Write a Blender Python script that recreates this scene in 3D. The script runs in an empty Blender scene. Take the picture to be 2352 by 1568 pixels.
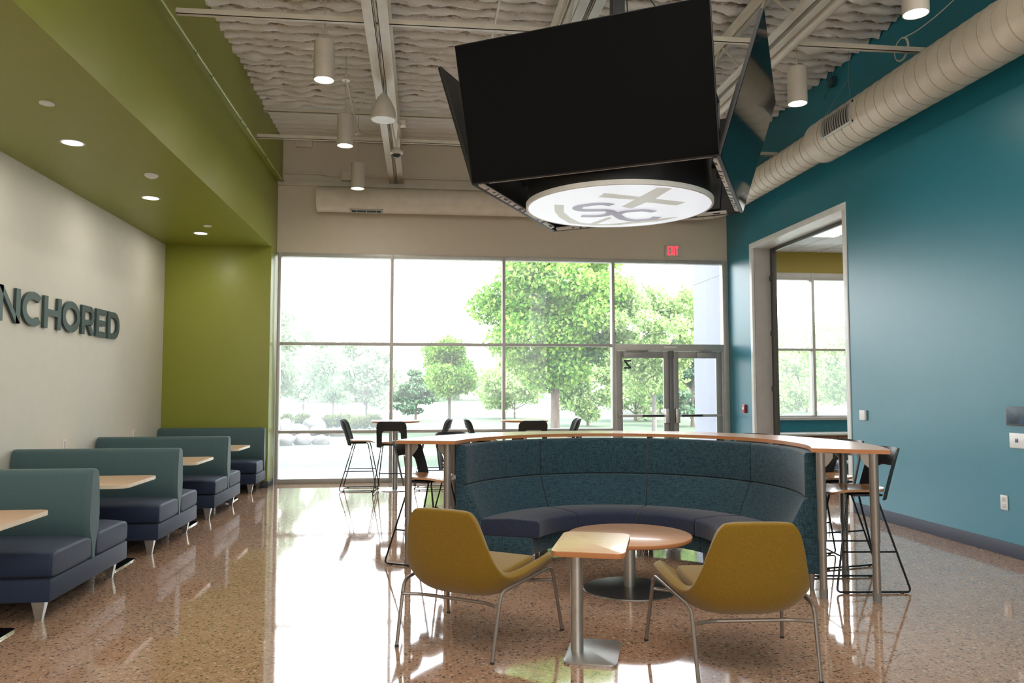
import bpy, bmesh, math, random
import numpy as np
from mathutils import Vector, Matrix

PI = math.pi
sc = bpy.context.scene
COL = sc.collection

# ------------------------------------------------------------------ camera
H = 1.53
F, PITCH, YAW, ROLL = 1787.0, 0.0617, 0.1152, 0.0007
cp, sp = math.cos(PITCH), math.sin(PITCH)
cy, sy = math.cos(YAW), math.sin(YAW)
fwd = Vector((sy * cp, cy * cp, sp))
rgt = Vector((cy, -sy, 0))
dwn = fwd.cross(rgt)
r2 = rgt * math.cos(ROLL) + dwn * math.sin(ROLL)
d2 = -rgt * math.sin(ROLL) + dwn * math.cos(ROLL)
cam_data = bpy.data.cameras.new('camera')
cam = bpy.data.objects.new('camera', cam_data)
COL.objects.link(cam)
m = Matrix.Identity(4)
for i, v in enumerate((r2, -d2, -fwd)):
    for j in range(3):
        m[j][i] = v[j]
m[2][3] = H
cam.matrix_world = m
cam_data.sensor_fit = 'HORIZONTAL'
cam_data.sensor_width = 36.0
cam_data.lens = F / 2352 * 36.0
cam_data.clip_start = 0.05
cam_data.clip_end = 600
sc.camera = cam

# ------------------------------------------------------------------ world, sun, exposure
sc.view_settings.view_transform = 'Standard'
sc.view_settings.look = 'None'
sc.view_settings.gamma = 1.0
sc.view_settings.use_curve_mapping = False
sc.view_settings.exposure = 0.12
w = bpy.data.worlds.new('sky_world')
sc.world = w
w.use_nodes = True
nt = w.node_tree
bg = nt.nodes['Background']
tc = nt.nodes.new('ShaderNodeTexCoord')
sx = nt.nodes.new('ShaderNodeSeparateXYZ')
nt.links.new(tc.outputs['Generated'], sx.inputs[0])
rp = nt.nodes.new('ShaderNodeValToRGB')
rp.color_ramp.elements[0].position = 0.0
rp.color_ramp.elements[0].color = (1.0, 1.0, 1.0, 1)
rp.color_ramp.elements[1].position = 0.7
rp.color_ramp.elements[1].color = (0.72, 0.86, 1.0, 1)
nt.links.new(sx.outputs[2], rp.inputs[0])
nt.links.new(rp.outputs[0], bg.inputs[0])
bg.inputs[1].default_value = 10.0
sun_d = bpy.data.lights.new('sun', 'SUN')
sun_d.energy = 12.0
sun_d.color = (1.0, 0.95, 0.86)
sun_d.angle = math.radians(1.0)
sun = bpy.data.objects.new('sun', sun_d)
COL.objects.link(sun)
sun.rotation_euler = Vector((0.62, -0.42, 0.95)).to_track_quat('Z', 'Y').to_euler()


def area(name, loc, size, power, color=(1, 0.93, 0.82), size_y=None, rot=(0, 0, 0), spread=PI):
    d = bpy.data.lights.new(name, 'AREA')
    d.energy = power
    d.color = color
    d.size = size
    d.spread = spread
    if size_y:
        d.shape = 'RECTANGLE'
        d.size_y = size_y
    o = bpy.data.objects.new(name, d)
    o.location = loc
    o.rotation_euler = rot
    COL.objects.link(o)
    return o


# added fill lights, one overhead and one behind the camera, without fixtures
area('hall_fill_light', (1.7, 2.4, 5.35), 6.0, 170, (1, 0.95, 0.88), 4.0)
area('hall_fill_light', (1.2, -4.3, 3.3), 7.5, 310, (1, 0.96, 0.90), 4.2, rot=(math.radians(86), 0, 0))

# ------------------------------------------------------------------ materials
MATS = {}


def newmat(name):
    mt = bpy.data.materials.new(name)
    mt.use_nodes = True
    n = mt.node_tree.nodes
    return mt, n, mt.node_tree.links, n['Principled BSDF']


def mat(name, col, rough=0.5, metal=0.0, var=0.06, scale=6.0, bump=0.0, bscale=80.0, spec=0.5,
        coat=0.0, sheen=0.0, emit=None, estr=0.0, stretch=None):
    if name in MATS:
        return MATS[name]
    mt, n, l, b = newmat(name)
    b.inputs['Roughness'].default_value = rough
    b.inputs['Metallic'].default_value = metal
    b.inputs['Specular IOR Level'].default_value = spec
    b.inputs['Coat Weight'].default_value = coat
    b.inputs['Sheen Weight'].default_value = sheen
    tcn = n.new('ShaderNodeTexCoord')
    mp = n.new('ShaderNodeMapping')
    if stretch:
        mp.inputs['Scale'].default_value = stretch
    l.new(tcn.outputs['Object'], mp.inputs[0])
    no = n.new('ShaderNodeTexNoise')
    no.inputs['Scale'].default_value = scale
    no.inputs['Detail'].default_value = 4
    l.new(mp.outputs[0], no.inputs['Vector'])
    r = n.new('ShaderNodeValToRGB')
    c0 = [max(0, c * (1 - var)) for c in col]
    c1 = [min(1, c * (1 + var)) for c in col]
    r.color_ramp.elements[0].position = 0.3
    r.color_ramp.elements[1].position = 0.7
    r.color_ramp.elements[0].color = (*c0, 1)
    r.color_ramp.elements[1].color = (*c1, 1)
    l.new(no.outputs[0], r.inputs[0])
    l.new(r.outputs[0], b.inputs['Base Color'])
    if bump:
        bn = n.new('ShaderNodeTexNoise')
        bn.inputs['Scale'].default_value = bscale
        bn.inputs['Detail'].default_value = 3
        l.new(tcn.outputs['Object'], bn.inputs['Vector'])
        bp = n.new('ShaderNodeBump')
        bp.inputs['Strength'].default_value = bump
        bp.inputs['Distance'].default_value = 0.004
        l.new(bn.outputs[0], bp.inputs['Height'])
        l.new(bp.outputs[0], b.inputs['Normal'])
    if emit:
        b.inputs['Emission Color'].default_value = (*emit, 1)
        b.inputs['Emission Strength'].default_value = estr
    MATS[name] = mt
    return mt


def fabric(name, c0, c1, scale=240.0, weave=True, rough=0.85, bump=0.35):
    mt, n, l, b = newmat(name)
    b.inputs['Roughness'].default_value = rough
    b.inputs['Specular IOR Level'].default_value = 0.25
    b.inputs['Sheen Weight'].default_value = 0.25 if weave else 0.08
    b.inputs['Sheen Roughness'].default_value = 0.5
    tcn = n.new('ShaderNodeTexCoord')
    ns = []
    for st in ((1, 1, 0.12), (0.12, 0.12, 1)) if weave else ((1, 1, 1), (1, 1, 1)):
        mp = n.new('ShaderNodeMapping')
        mp.inputs['Scale'].default_value = st
        l.new(tcn.outputs['Object'], mp.inputs[0])
        no = n.new('ShaderNodeTexNoise')
        no.inputs['Scale'].default_value = scale
        no.inputs['Detail'].default_value = 2
        l.new(mp.outputs[0], no.inputs['Vector'])
        ns.append(no)
    ad = n.new('ShaderNodeMath')
    ad.operation = 'ADD'
    l.new(ns[0].outputs[0], ad.inputs[0])
    l.new(ns[1].outputs[0], ad.inputs[1])
    hf = n.new('ShaderNodeMath')
    hf.operation = 'MULTIPLY'
    hf.inputs[1].default_value = 0.5
    l.new(ad.outputs[0], hf.inputs[0])
    r = n.new('ShaderNodeValToRGB')
    r.color_ramp.elements[0].position = 0.38
    r.color_ramp.elements[1].position = 0.62
    r.color_ramp.elements[0].color = (*c0, 1)
    r.color_ramp.elements[1].color = (*c1, 1)
    l.new(hf.outputs[0], r.inputs[0])
    l.new(r.outputs[0], b.inputs['Base Color'])
    bp = n.new('ShaderNodeBump')
    bp.inputs['Strength'].default_value = bump
    bp.inputs['Distance'].default_value = 0.002
    l.new(hf.outputs[0], bp.inputs['Height'])
    l.new(bp.outputs[0], b.inputs['Normal'])
    return mt


def wood(name, c0, c1, rough=0.35, along=(1, 12, 12)):
    mt, n, l, b = newmat(name)
    b.inputs['Roughness'].default_value = rough
    b.inputs['Coat Weight'].default_value = 0.15
    tcn = n.new('ShaderNodeTexCoord')
    mp = n.new('ShaderNodeMapping')
    mp.inputs['Scale'].default_value = along
    l.new(tcn.outputs['Object'], mp.inputs[0])
    no = n.new('ShaderNodeTexNoise')
    no.inputs['Scale'].default_value = 5
    no.inputs['Detail'].default_value = 6
    no.inputs['Distortion'].default_value = 0.6
    l.new(mp.outputs[0], no.inputs['Vector'])
    r = n.new('ShaderNodeValToRGB')
    r.color_ramp.elements[0].position = 0.35
    r.color_ramp.elements[1].position = 0.68
    r.color_ramp.elements[0].color = (*c0, 1)
    r.color_ramp.elements[1].color = (*c1, 1)
    l.new(no.outputs[0], r.inputs[0])
    l.new(r.outputs[0], b.inputs['Base Color'])
    return mt


def terrazzo():
    mt, n, l, b = newmat('polished_terrazzo')
    tcn = n.new('ShaderNodeTexCoord')
    big = n.new('ShaderNodeTexNoise')
    big.inputs['Scale'].default_value = 0.5
    big.inputs['Detail'].default_value = 3
    l.new(tcn.outputs['Object'], big.inputs['Vector'])
    base = n.new('ShaderNodeValToRGB')
    base.color_ramp.elements[0].color = (0.36, 0.205, 0.135, 1)
    base.color_ramp.elements[1].color = (0.47, 0.30, 0.20, 1)
    base.color_ramp.elements[0].position = 0.3
    base.color_ramp.elements[1].position = 0.7
    l.new(big.outputs[0], base.inputs[0])
    prev = base.outputs[0]
    for (scl, stops, fac) in ((48, [(0.0, (0.045, 0.04, 0.04)), (0.20, (0.045, 0.04, 0.04)), (0.21, (0.55, 0.34, 0.23)),
                                    (0.45, (0.42, 0.24, 0.15)), (0.62, (0.52, 0.36, 0.25)), (0.8, (0.22, 0.13, 0.095)),
                                    (0.92, (0.62, 0.52, 0.40))], 0.85),
                              (100, [(0.0, (0.06, 0.05, 0.04)), (0.2, (0.06, 0.05, 0.04)), (0.21, (0.42, 0.27, 0.16)),
                                     (0.7, (0.34, 0.2, 0.11)), (0.9, (0.6, 0.5, 0.38))], 0.5)):
        vo = n.new('ShaderNodeTexVoronoi')
        vo.inputs['Scale'].default_value = scl
        vo.inputs['Randomness'].default_value = 1.0
        l.new(tcn.outputs['Object'], vo.inputs['Vector'])
        se = n.new('ShaderNodeSeparateColor')
        l.new(vo.outputs['Color'], se.inputs[0])
        r = n.new('ShaderNodeValToRGB')
        r.color_ramp.interpolation = 'CONSTANT'
        el = r.color_ramp.elements
        el[0].position = stops[0][0]
        el[0].color = (*stops[0][1], 1)
        el[1].position = stops[1][0]
        el[1].color = (*stops[1][1], 1)
        for s in stops[2:]:
            e = el.new(s[0])
            e.color = (*s[1], 1)
        l.new(se.outputs[0], r.inputs[0])
        # chip shape: only the middle of a cell shows the stone
        ms = n.new('ShaderNodeMapRange')
        ms.inputs['From Min'].default_value = 0.5
        ms.inputs['From Max'].default_value = 0.36
        ms.inputs['To Max'].default_value = fac
        l.new(vo.outputs['Distance'], ms.inputs['Value'])
        mx = n.new('ShaderNodeMix')
        mx.data_type = 'RGBA'
        l.new(ms.outputs[0], mx.inputs[0])
        l.new(prev, mx.inputs[6])
        l.new(r.outputs[0], mx.inputs[7])
        prev = mx.outputs[2]
    # saw-cut control joints every 3.6 m
    sep = n.new('ShaderNodeSeparateXYZ')
    l.new(tcn.outputs['Object'], sep.inputs[0])
    masks = []
    for ax, off in ((0, 0.75), (1, 1.2)):
        a = n.new('ShaderNodeMath'); a.operation = 'ADD'; a.inputs[1].default_value = off
        l.new(sep.outputs[ax], a.inputs[0])
        pm = n.new('ShaderNodeMath'); pm.operation = 'PINGPONG'; pm.inputs[1].default_value = 1.8
        l.new(a.outputs[0], pm.inputs[0])
        lt = n.new('ShaderNodeMath'); lt.operation = 'LESS_THAN'; lt.inputs[1].default_value = 0.003
        l.new(pm.outputs[0], lt.inputs[0])
        masks.append(lt)
    mxm = n.new('ShaderNodeMath'); mxm.operation = 'MAXIMUM'
    l.new(masks[0].outputs[0], mxm.inputs[0]); l.new(masks[1].outputs[0], mxm.inputs[1])
    mj = n.new('ShaderNodeMix'); mj.data_type = 'RGBA'
    l.new(mxm.outputs[0], mj.inputs[0]); l.new(prev, mj.inputs[6])
    mj.inputs[7].default_value = (0.45, 0.38, 0.30, 1)
    l.new(mj.outputs[2], b.inputs['Base Color'])
    rn = n.new('ShaderNodeTexNoise')
    rn.inputs['Scale'].default_value = 1.3
    rn.inputs['Detail'].default_value = 5
    l.new(tcn.outputs['Object'], rn.inputs['Vector'])
    rr = n.new('ShaderNodeMapRange')
    rr.inputs['To Min'].default_value = 0.035
    rr.inputs['To Max'].default_value = 0.075
    l.new(rn.outputs[0], rr.inputs['Value'])
    l.new(rr.outputs[0], b.inputs['Roughness'])
    b.inputs['Specular IOR Level'].default_value = 0.62
    bn = n.new('ShaderNodeTexNoise')
    bn.inputs['Scale'].default_value = 2.2
    l.new(tcn.outputs['Object'], bn.inputs['Vector'])
    bp = n.new('ShaderNodeBump')
    bp.inputs['Strength'].default_value = 0.03
    bp.inputs['Distance'].default_value = 0.01
    l.new(bn.outputs[0], bp.inputs['Height'])
    l.new(bp.outputs[0], b.inputs['Normal'])
    return mt


def glass(name, haze=0.08, refl=0.06, tint=(1, 1, 1)):
    mt = bpy.data.materials.new(name)
    mt.use_nodes = True
    n = mt.node_tree.nodes
    l = mt.node_tree.links
    n.remove(n['Principled BSDF'])
    out = n['Material Output']
    tr = n.new('ShaderNodeBsdfTransparent')
    tr.inputs[0].default_value = (*tint, 1)
    gl = n.new('ShaderNodeBsdfGlossy')
    gl.inputs['Roughness'].default_value = 0.02
    tl = n.new('ShaderNodeBsdfTranslucent')  # pale translucent share puts a veil of flare into the pane
    tl.inputs[0].default_value = (0.95, 0.98, 1.0, 1)
    fr = n.new('ShaderNodeLayerWeight')
    fr.inputs[0].default_value = 0.25
    mr = n.new('ShaderNodeMapRange')
    mr.inputs['To Min'].default_value = 0.0
    mr.inputs['To Max'].default_value = 0.9
    l.new(fr.outputs['Fresnel'], mr.inputs['Value'])
    m1 = n.new('ShaderNodeMixShader')
    l.new(mr.outputs[0], m1.inputs[0])
    l.new(tr.outputs[0], m1.inputs[1])
    l.new(gl.outputs[0], m1.inputs[2])
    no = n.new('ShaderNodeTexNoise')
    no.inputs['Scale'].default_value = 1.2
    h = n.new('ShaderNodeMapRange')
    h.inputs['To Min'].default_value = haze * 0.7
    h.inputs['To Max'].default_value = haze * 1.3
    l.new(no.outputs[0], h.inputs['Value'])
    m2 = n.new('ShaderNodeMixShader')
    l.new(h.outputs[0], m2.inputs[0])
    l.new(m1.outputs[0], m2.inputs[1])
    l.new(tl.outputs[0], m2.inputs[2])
    l.new(m2.outputs[0], out.inputs[0])
    return mt


def leafmat(name, c0, c1, trans=0.45):
    mt = bpy.data.materials.new(name)
    mt.use_nodes = True
    n = mt.node_tree.nodes
    l = mt.node_tree.links
    n.remove(n['Principled BSDF'])
    g = n.new('ShaderNodeNewGeometry')
    r = n.new('ShaderNodeValToRGB')
    r.color_ramp.elements[0].color = (*c0, 1)
    r.color_ramp.elements[1].color = (*c1, 1)
    l.new(g.outputs['Random Per Island'], r.inputs[0])
    d = n.new('ShaderNodeBsdfDiffuse')
    t = n.new('ShaderNodeBsdfTranslucent')
    l.new(r.outputs[0], d.inputs[0])
    l.new(r.outputs[0], t.inputs[0])
    mx = n.new('ShaderNodeMixShader')
    mx.inputs[0].default_value = trans
    l.new(d.outputs[0], mx.inputs[1])
    l.new(t.outputs[0], mx.inputs[2])
    l.new(mx.outputs[0], n['Material Output'].inputs[0])
    return mt


M = dict(
    green=mat('olive_green_paint', (0.255, 0.275, 0.034), 0.42, var=0.02, bump=0.05),
    cream=mat('cream_paint', (0.72, 0.69, 0.60), 0.55, var=0.015, bump=0.05),
    beige=mat('beige_paint', (0.66, 0.59, 0.48), 0.5, var=0.015, bump=0.05),
    teal=mat('teal_paint', (0.015, 0.19, 0.26), 0.36, spec=0.42, var=0.02, bump=0.05),
    whitetrim=mat('white_metal_trim', (0.78, 0.79, 0.77), 0.4),
    greyjamb=mat('grey_jamb', (0.42, 0.41, 0.40), 0.5),
    darktrack=mat('dark_track_metal', (0.10, 0.10, 0.095), 0.4, 0.4),
    alu=mat('anodised_aluminium', (0.50, 0.49, 0.46), 0.42, 0.35),
    steel=mat('brushed_steel', (0.50, 0.49, 0.47), 0.33, 0.85, scale=40),
    silver=mat('silver_leg_paint', (0.33, 0.29, 0.26), 0.35, 0.6),
    chrome=mat('polished_steel', (0.75, 0.75, 0.75), 0.12, 1.0),
    taupe=mat('taupe_tube_metal', (0.29, 0.25, 0.225), 0.35, 0.6),
    black=mat('black_plastic', (0.022, 0.024, 0.026), 0.42),
    blackmetal=mat('black_wire_metal', (0.012, 0.012, 0.016), 0.35, 0.3),
    tvblack=mat('black_housing', (0.010, 0.010, 0.011), 0.45),
    screen=mat('black_screen_glass', (0.004, 0.004, 0.005), 0.06, spec=0.10, var=0),
    base=mat('dark_baseboard_rubber', (0.030, 0.036, 0.062), 0.6),
    basegrn=mat('black_baseboard_rubber', (0.02, 0.028, 0.035), 0.45),
    joist=mat('cream_joist_paint', (0.66, 0.60, 0.50), 0.45, bump=0.1),
    duct=mat('cream_duct_paint', (0.70, 0.63, 0.52), 0.45, bump=0.06),
    ductseam=mat('duct_seam_shade', (0.40, 0.34, 0.26), 0.6),  # duct paint darkened so the seam shade is in the colour
    pendant=mat('warm_grey_pendant', (0.55, 0.50, 0.43), 0.4),
    grille=mat('dark_grille', (0.03, 0.03, 0.03), 0.5),
    white=mat('white_plastic', (0.80, 0.79, 0.77), 0.4),
    letters=mat('slate_letter_paint', (0.035, 0.065, 0.070), 0.38),
    leatherette=fabric('sage_teal_upholstery', (0.058, 0.108, 0.118), (0.078, 0.138, 0.148), 420, False, 0.55, 0.1),
    navy=fabric('navy_upholstery', (0.014, 0.024, 0.056), (0.024, 0.038, 0.080), 420, False, 0.6, 0.12),
    sofanavy=fabric('navy_seat_fabric', (0.016, 0.022, 0.050), (0.028, 0.036, 0.075), 300, True, 0.8),
    tweed=fabric('teal_tweed_fabric', (0.007, 0.029, 0.049), (0.046, 0.102, 0.130), 190, True),
    seam=mat('dark_seam', (0.008, 0.015, 0.02), 0.8),
    mustard=fabric('mustard_upholstery', (0.200, 0.112, 0.005), (0.262, 0.152, 0.008), 500, True, 0.8, 0.2),
    maple=wood('maple_laminate', (0.66, 0.42, 0.24), (0.76, 0.50, 0.30), 0.3),
    oaktop=wood('warm_laminate', (0.62, 0.34, 0.20), (0.71, 0.43, 0.27), 0.25),
    seatwood=wood('seat_veneer', (0.50, 0.26, 0.13), (0.62, 0.35, 0.18), 0.3),
    edge=mat('orange_edge_band', (0.50, 0.20, 0.075), 0.4),
    paleedge=mat('pale_edge_band', (0.80, 0.68, 0.52), 0.4),
    glow=mat('lamp_glow', (1, 1, 1), 0.5, var=0, emit=(1.0, 0.96, 0.88), estr=6.0),
    lightbox=mat('lightbox_face', (0.42, 0.42, 0.44), 0.3, var=0, emit=(0.93, 0.95, 1.0), estr=0.58),
    xgrey=mat('warm_grey_vinyl', (0.3, 0.28, 0.24), 0.3, var=0, emit=(0.86, 0.80, 0.70), estr=0.30),
    lilac=mat('lilac_grey_vinyl', (0.2, 0.17, 0.24), 0.3, var=0, emit=(0.60, 0.50, 0.66), estr=0.22),
    exitred=mat('exit_red', (0.8, 0.02, 0.04), 0.4, var=0, emit=(1.0, 0.05, 0.08), estr=1.6),
    alarm=mat('alarm_red', (0.40, 0.02, 0.03), 0.35),
    floor=terrazzo(),
    pad=mat('pad_concrete', (0.135, 0.14, 0.15), 0.8, bump=0.4, bscale=30),
    panelglow=mat('panel_glow', (0.8, 0.8, 0.8), 0.5, var=0, emit=(1, 0.98, 0.94), estr=0.7),
    concrete=mat('pale_concrete', (0.70, 0.69, 0.68), 0.8, bump=0.4, bscale=30),
    grass=mat('lawn_grass', (0.038, 0.060, 0.022), 0.9, var=0.2, scale=1.5, bump=1.0, bscale=60),
    bark=mat('tree_bark', (0.14, 0.10, 0.075), 0.9, var=0.25, scale=12, bump=1.0, stretch=(1, 1, 0.2)),
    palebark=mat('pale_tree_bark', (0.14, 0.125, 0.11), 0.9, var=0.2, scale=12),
    rock=mat('pale_boulder', (0.070, 0.060, 0.055), 0.85, var=0.2, scale=4, bump=1.0, bscale=20),
    siding=mat('white_siding', (0.12, 0.122, 0.125), 0.7),
    roof=mat('grey_roof', (0.07, 0.075, 0.08), 0.8),
    lavender=mat('lavender_grey_panel', (0.17, 0.175, 0.21), 0.6, var=0.02),
    yellow=mat('ochre_paint', (0.44, 0.34, 0.06), 0.5, var=0.02),
    cabinet=wood('brown_laminate', (0.14, 0.065, 0.035), (0.20, 0.10, 0.05), 0.4),
    tile=mat('ceiling_tile', (0.74, 0.74, 0.72), 0.8, bump=0.3),
    glassveil=glass('veil_window_glass', 0.065, 0.02),  # stronger veil, standing in for flare and haze over the view
    glassclear=glass('window_glass', 0.02, 0.02),
    leafmaple=leafmat('maple_leaf', (0.06, 0.20, 0.025), (0.40, 0.54, 0.14)),
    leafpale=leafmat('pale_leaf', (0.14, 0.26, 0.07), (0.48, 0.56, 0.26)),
    leafhazy=leafmat('haze_paled_leaf', (0.19, 0.26, 0.15), (0.42, 0.48, 0.32)),  # leaf colour paled to paint in the haze over these trees
    leafdark=leafmat('conifer_needle', (0.04, 0.10, 0.045), (0.16, 0.22, 0.13), 0.2),
    leafyellow=leafmat('shrub_leaf', (0.06, 0.08, 0.02), (0.14, 0.15, 0.05)),
    patterned=mat('dark_patterned_fabric', (0.03, 0.05, 0.08), 0.7, var=0.9, scale=18),
    thermo=mat('dark_display', (0.02, 0.04, 0.06), 0.15),
)


def spray():
    mt, n, l, b = newmat('sprayed_ceiling_insulation')
    b.inputs['Roughness'].default_value = 0.95
    tcn = n.new('ShaderNodeTexCoord')
    no = n.new('ShaderNodeTexNoise')
    no.inputs['Scale'].default_value = 24
    no.inputs['Detail'].default_value = 6
    no.inputs['Roughness'].default_value = 0.7
    mp = n.new('ShaderNodeMapping')
    mp.inputs['Scale'].default_value = (0.55, 1.5, 1.0)
    l.new(tcn.outputs['Object'], mp.inputs[0])
    l.new(mp.outputs[0], no.inputs['Vector'])
    # white overspray on proud ridges; shade in the flutes painted tan by height
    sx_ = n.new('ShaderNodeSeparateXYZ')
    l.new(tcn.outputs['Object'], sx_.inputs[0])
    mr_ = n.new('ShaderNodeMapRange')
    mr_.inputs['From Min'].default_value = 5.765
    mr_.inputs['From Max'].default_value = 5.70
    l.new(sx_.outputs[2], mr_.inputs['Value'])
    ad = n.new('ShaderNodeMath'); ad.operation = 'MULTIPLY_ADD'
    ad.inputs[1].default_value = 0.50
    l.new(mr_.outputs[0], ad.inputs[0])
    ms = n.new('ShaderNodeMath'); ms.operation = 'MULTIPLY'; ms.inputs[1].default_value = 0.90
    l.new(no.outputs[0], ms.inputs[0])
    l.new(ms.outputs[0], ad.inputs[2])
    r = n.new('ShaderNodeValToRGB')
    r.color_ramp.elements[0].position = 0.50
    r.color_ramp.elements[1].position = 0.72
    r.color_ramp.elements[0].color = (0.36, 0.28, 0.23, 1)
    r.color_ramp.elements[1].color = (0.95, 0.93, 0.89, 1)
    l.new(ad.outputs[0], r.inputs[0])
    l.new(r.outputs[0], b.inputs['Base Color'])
    bp = n.new('ShaderNodeBump')
    bp.inputs['Strength'].default_value = 0.9
    bp.inputs['Distance'].default_value = 0.03
    l.new(no.outputs[0], bp.inputs['Height'])
    l.new(bp.outputs[0], b.inputs['Normal'])
    return mt


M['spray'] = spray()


# ------------------------------------------------------------------ mesh helpers
def sharpen(bm, ang=35):
    a = math.radians(ang)
    for f in bm.faces:
        f.smooth = True
    for e in bm.edges:
        if len(e.link_faces) == 2:
            if e.calc_face_angle(0) > a:
                e.smooth = False
        else:
            e.smooth = False


def obj(name, bm, material, parent=None, loc=None, ang=35, recalc=True):
    if recalc:
        bmesh.ops.recalc_face_normals(bm, faces=bm.faces)
    sharpen(bm, ang)
    me = bpy.data.meshes.new(name)
    bm.to_mesh(me)
    bm.free()
    if isinstance(material, (list, tuple)):
        for x in material:
            me.materials.append(x)
    else:
        me.materials.append(material)
    o = bpy.data.objects.new(name, me)
    COL.objects.link(o)
    if parent:
        o.parent = parent
    if loc:
        o.location = loc
    return o


def tag(o, label=None, cat=None, group=None, kind=None):
    if label: o['label'] = label
    if cat: o['category'] = cat
    if group: o['group'] = group
    if kind: o['kind'] = kind
    return o


def thing(name, label, cat, loc=(0, 0, 0), rz=0.0, group=None):
    o = bpy.data.objects.new(name, None)
    COL.objects.link(o)
    o.location = loc
    o.rotation_euler = (0, 0, rz)
    o.empty_display_size = 0.1
    return tag(o, label, cat, group)


def struct(name, bm, material, parent=None, **k):
    o = obj(name, bm, material, parent, **k)
    if not parent:
        o['kind'] = 'structure'
    return o


def B():
    return bmesh.new()


def box(bm, x0, x1, y0, y1, z0, z1, bev=0.0, seg=2, mi=0):
    r = bmesh.ops.create_cube(bm, size=1.0)
    vs = r['verts']
    for v in vs:
        v.co = Vector((x0 + (v.co.x + .5) * (x1 - x0), y0 + (v.co.y + .5) * (y1 - y0), z0 + (v.co.z + .5) * (z1 - z0)))
    fs = set(f for v in vs for f in v.link_faces)
    for f in fs:
        f.material_index = mi
    if bev:
        es = list(set(e for v in vs for e in v.link_edges))
        bmesh.ops.bevel(bm, geom=es, offset=bev, segments=seg, profile=0.6, affect='EDGES', clamp_overlap=True, material=mi)
    return bm


def prism(bm, pts, z0, z1, bev=0.0, seg=2, mi=0):
    """extrude a 2D outline (x, y) from z0 to z1"""
    vb = [bm.verts.new((p[0], p[1], z0)) for p in pts]
    vt = [bm.verts.new((p[0], p[1], z1)) for p in pts]
    n = len(pts)
    fs = [bm.faces.new(vb[::-1]), bm.faces.new(vt)]
    for i in range(n):
        fs.append(bm.faces.new((vb[i], vb[(i + 1) % n], vt[(i + 1) % n], vt[i])))
    for f in fs:
        f.material_index = mi
    if bev:
        es = [e for e in set(fs[0].edges) | set(fs[1].edges)]
        bmesh.ops.bevel(bm, geom=es, offset=bev, segments=seg, profile=0.6, affect='EDGES', clamp_overlap=True)
    return bm


def rrect(x0, x1, y0, y1, r, n=6):
    out = []
    for cx_, cy_, a0 in ((x1 - r, y1 - r, 0), (x0 + r, y1 - r, 90), (x0 + r, y0 + r, 180), (x1 - r, y0 + r, 270)):
        for i in range(n + 1):
            a = math.radians(a0 + 90 * i / n)
            out.append((cx_ + r * math.cos(a), cy_ + r * math.sin(a)))
    return out


def cyl(bm, p0, p1, r0, r1=None, n=20, caps=True, mi=0):
    p0 = Vector(p0); p1 = Vector(p1)
    if r1 is None: r1 = r0
    ax = (p1 - p0).normalized()
    u = ax.orthogonal().normalized()
    v = ax.cross(u)
    a, b = [], []
    for i in range(n):
        t = 2 * PI * i / n
        d = u * math.cos(t) + v * math.sin(t)
        a.append(bm.verts.new(p0 + d * r0))
        b.append(bm.verts.new(p1 + d * r1))
    fs = []
    for i in range(n):
        fs.append(bm.faces.new((a[i], a[(i + 1) % n], b[(i + 1) % n], b[i])))
    if caps:
        fs.append(bm.faces.new(a[::-1])); fs.append(bm.faces.new(b))
    for f in fs: f.material_index = mi
    return bm


def lathe(bm, prof, c=(0, 0, 0), n=32, mi=0):
    """prof: list of (r, z)"""
    rings = []
    for r, z in prof:
        if r < 1e-5:
            rings.append([bm.verts.new((c[0], c[1], c[2] + z))])
        else:
            rings.append([bm.verts.new((c[0] + r * math.cos(2 * PI * i / n), c[1] + r * math.sin(2 * PI * i / n), c[2] + z)) for i in range(n)])
    for a, b in zip(rings, rings[1:]):
        for i in range(n):
            j = (i + 1) % n
            if len(a) == 1 and len(b) == 1: continue
            if len(a) == 1: f = bm.faces.new((a[0], b[i], b[j]))
            elif len(b) == 1: f = bm.faces.new((a[i], a[j], b[0]))
            else: f = bm.faces.new((a[i], a[j], b[j], b[i]))
            f.material_index = mi
    return bm


def fillet(pts, rad, n=6):
    pts = [Vector(p) for p in pts]
    out = [pts[0]]
    for i in range(1, len(pts) - 1):
        p, a, b = pts[i], pts[i - 1], pts[i + 1]
        da, db = (a - p), (b - p)
        r = min(rad, da.length * .49, db.length * .49)
        s = p + da.normalized() * r
        e = p + db.normalized() * r
        for k in range(n + 1):
            t = k / n
            out.append(s * (1 - t) ** 2 + p * 2 * t * (1 - t) + e * t ** 2)
    out.append(pts[-1])
    return out


def tube(bm, pts, r, bend=0.0, n=10, closed=False, mi=0):
    if bend: pts = fillet(pts, bend)
    pts = [Vector(p) for p in pts]
    rings = []
    prev = None
    N = len(pts)
    for i, p in enumerate(pts):
        if closed:
            t = (pts[(i + 1) % N] - pts[i - 1]).normalized()
        else:
            t = (pts[min(i + 1, N - 1)] - pts[max(i - 1, 0)]).normalized()
        if prev is None:
            u = t.orthogonal().normalized()
        else:
            u = (prev - t * prev.dot(t)).normalized()
        prev = u
        v = t.cross(u)
        rings.append([bm.verts.new(p + (u * math.cos(2 * PI * k / n) + v * math.sin(2 * PI * k / n)) * r) for k in range(n)])
    for i in range(N if closed else N - 1):
        a, b = rings[i], rings[(i + 1) % N]
        for k in range(n):
            f = bm.faces.new((a[k], a[(k + 1) % n], b[(k + 1) % n], b[k]))
            f.material_index = mi
    if not closed:
        bm.faces.new(rings[0][::-1]); bm.faces.new(rings[-1])
    return bm


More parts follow.
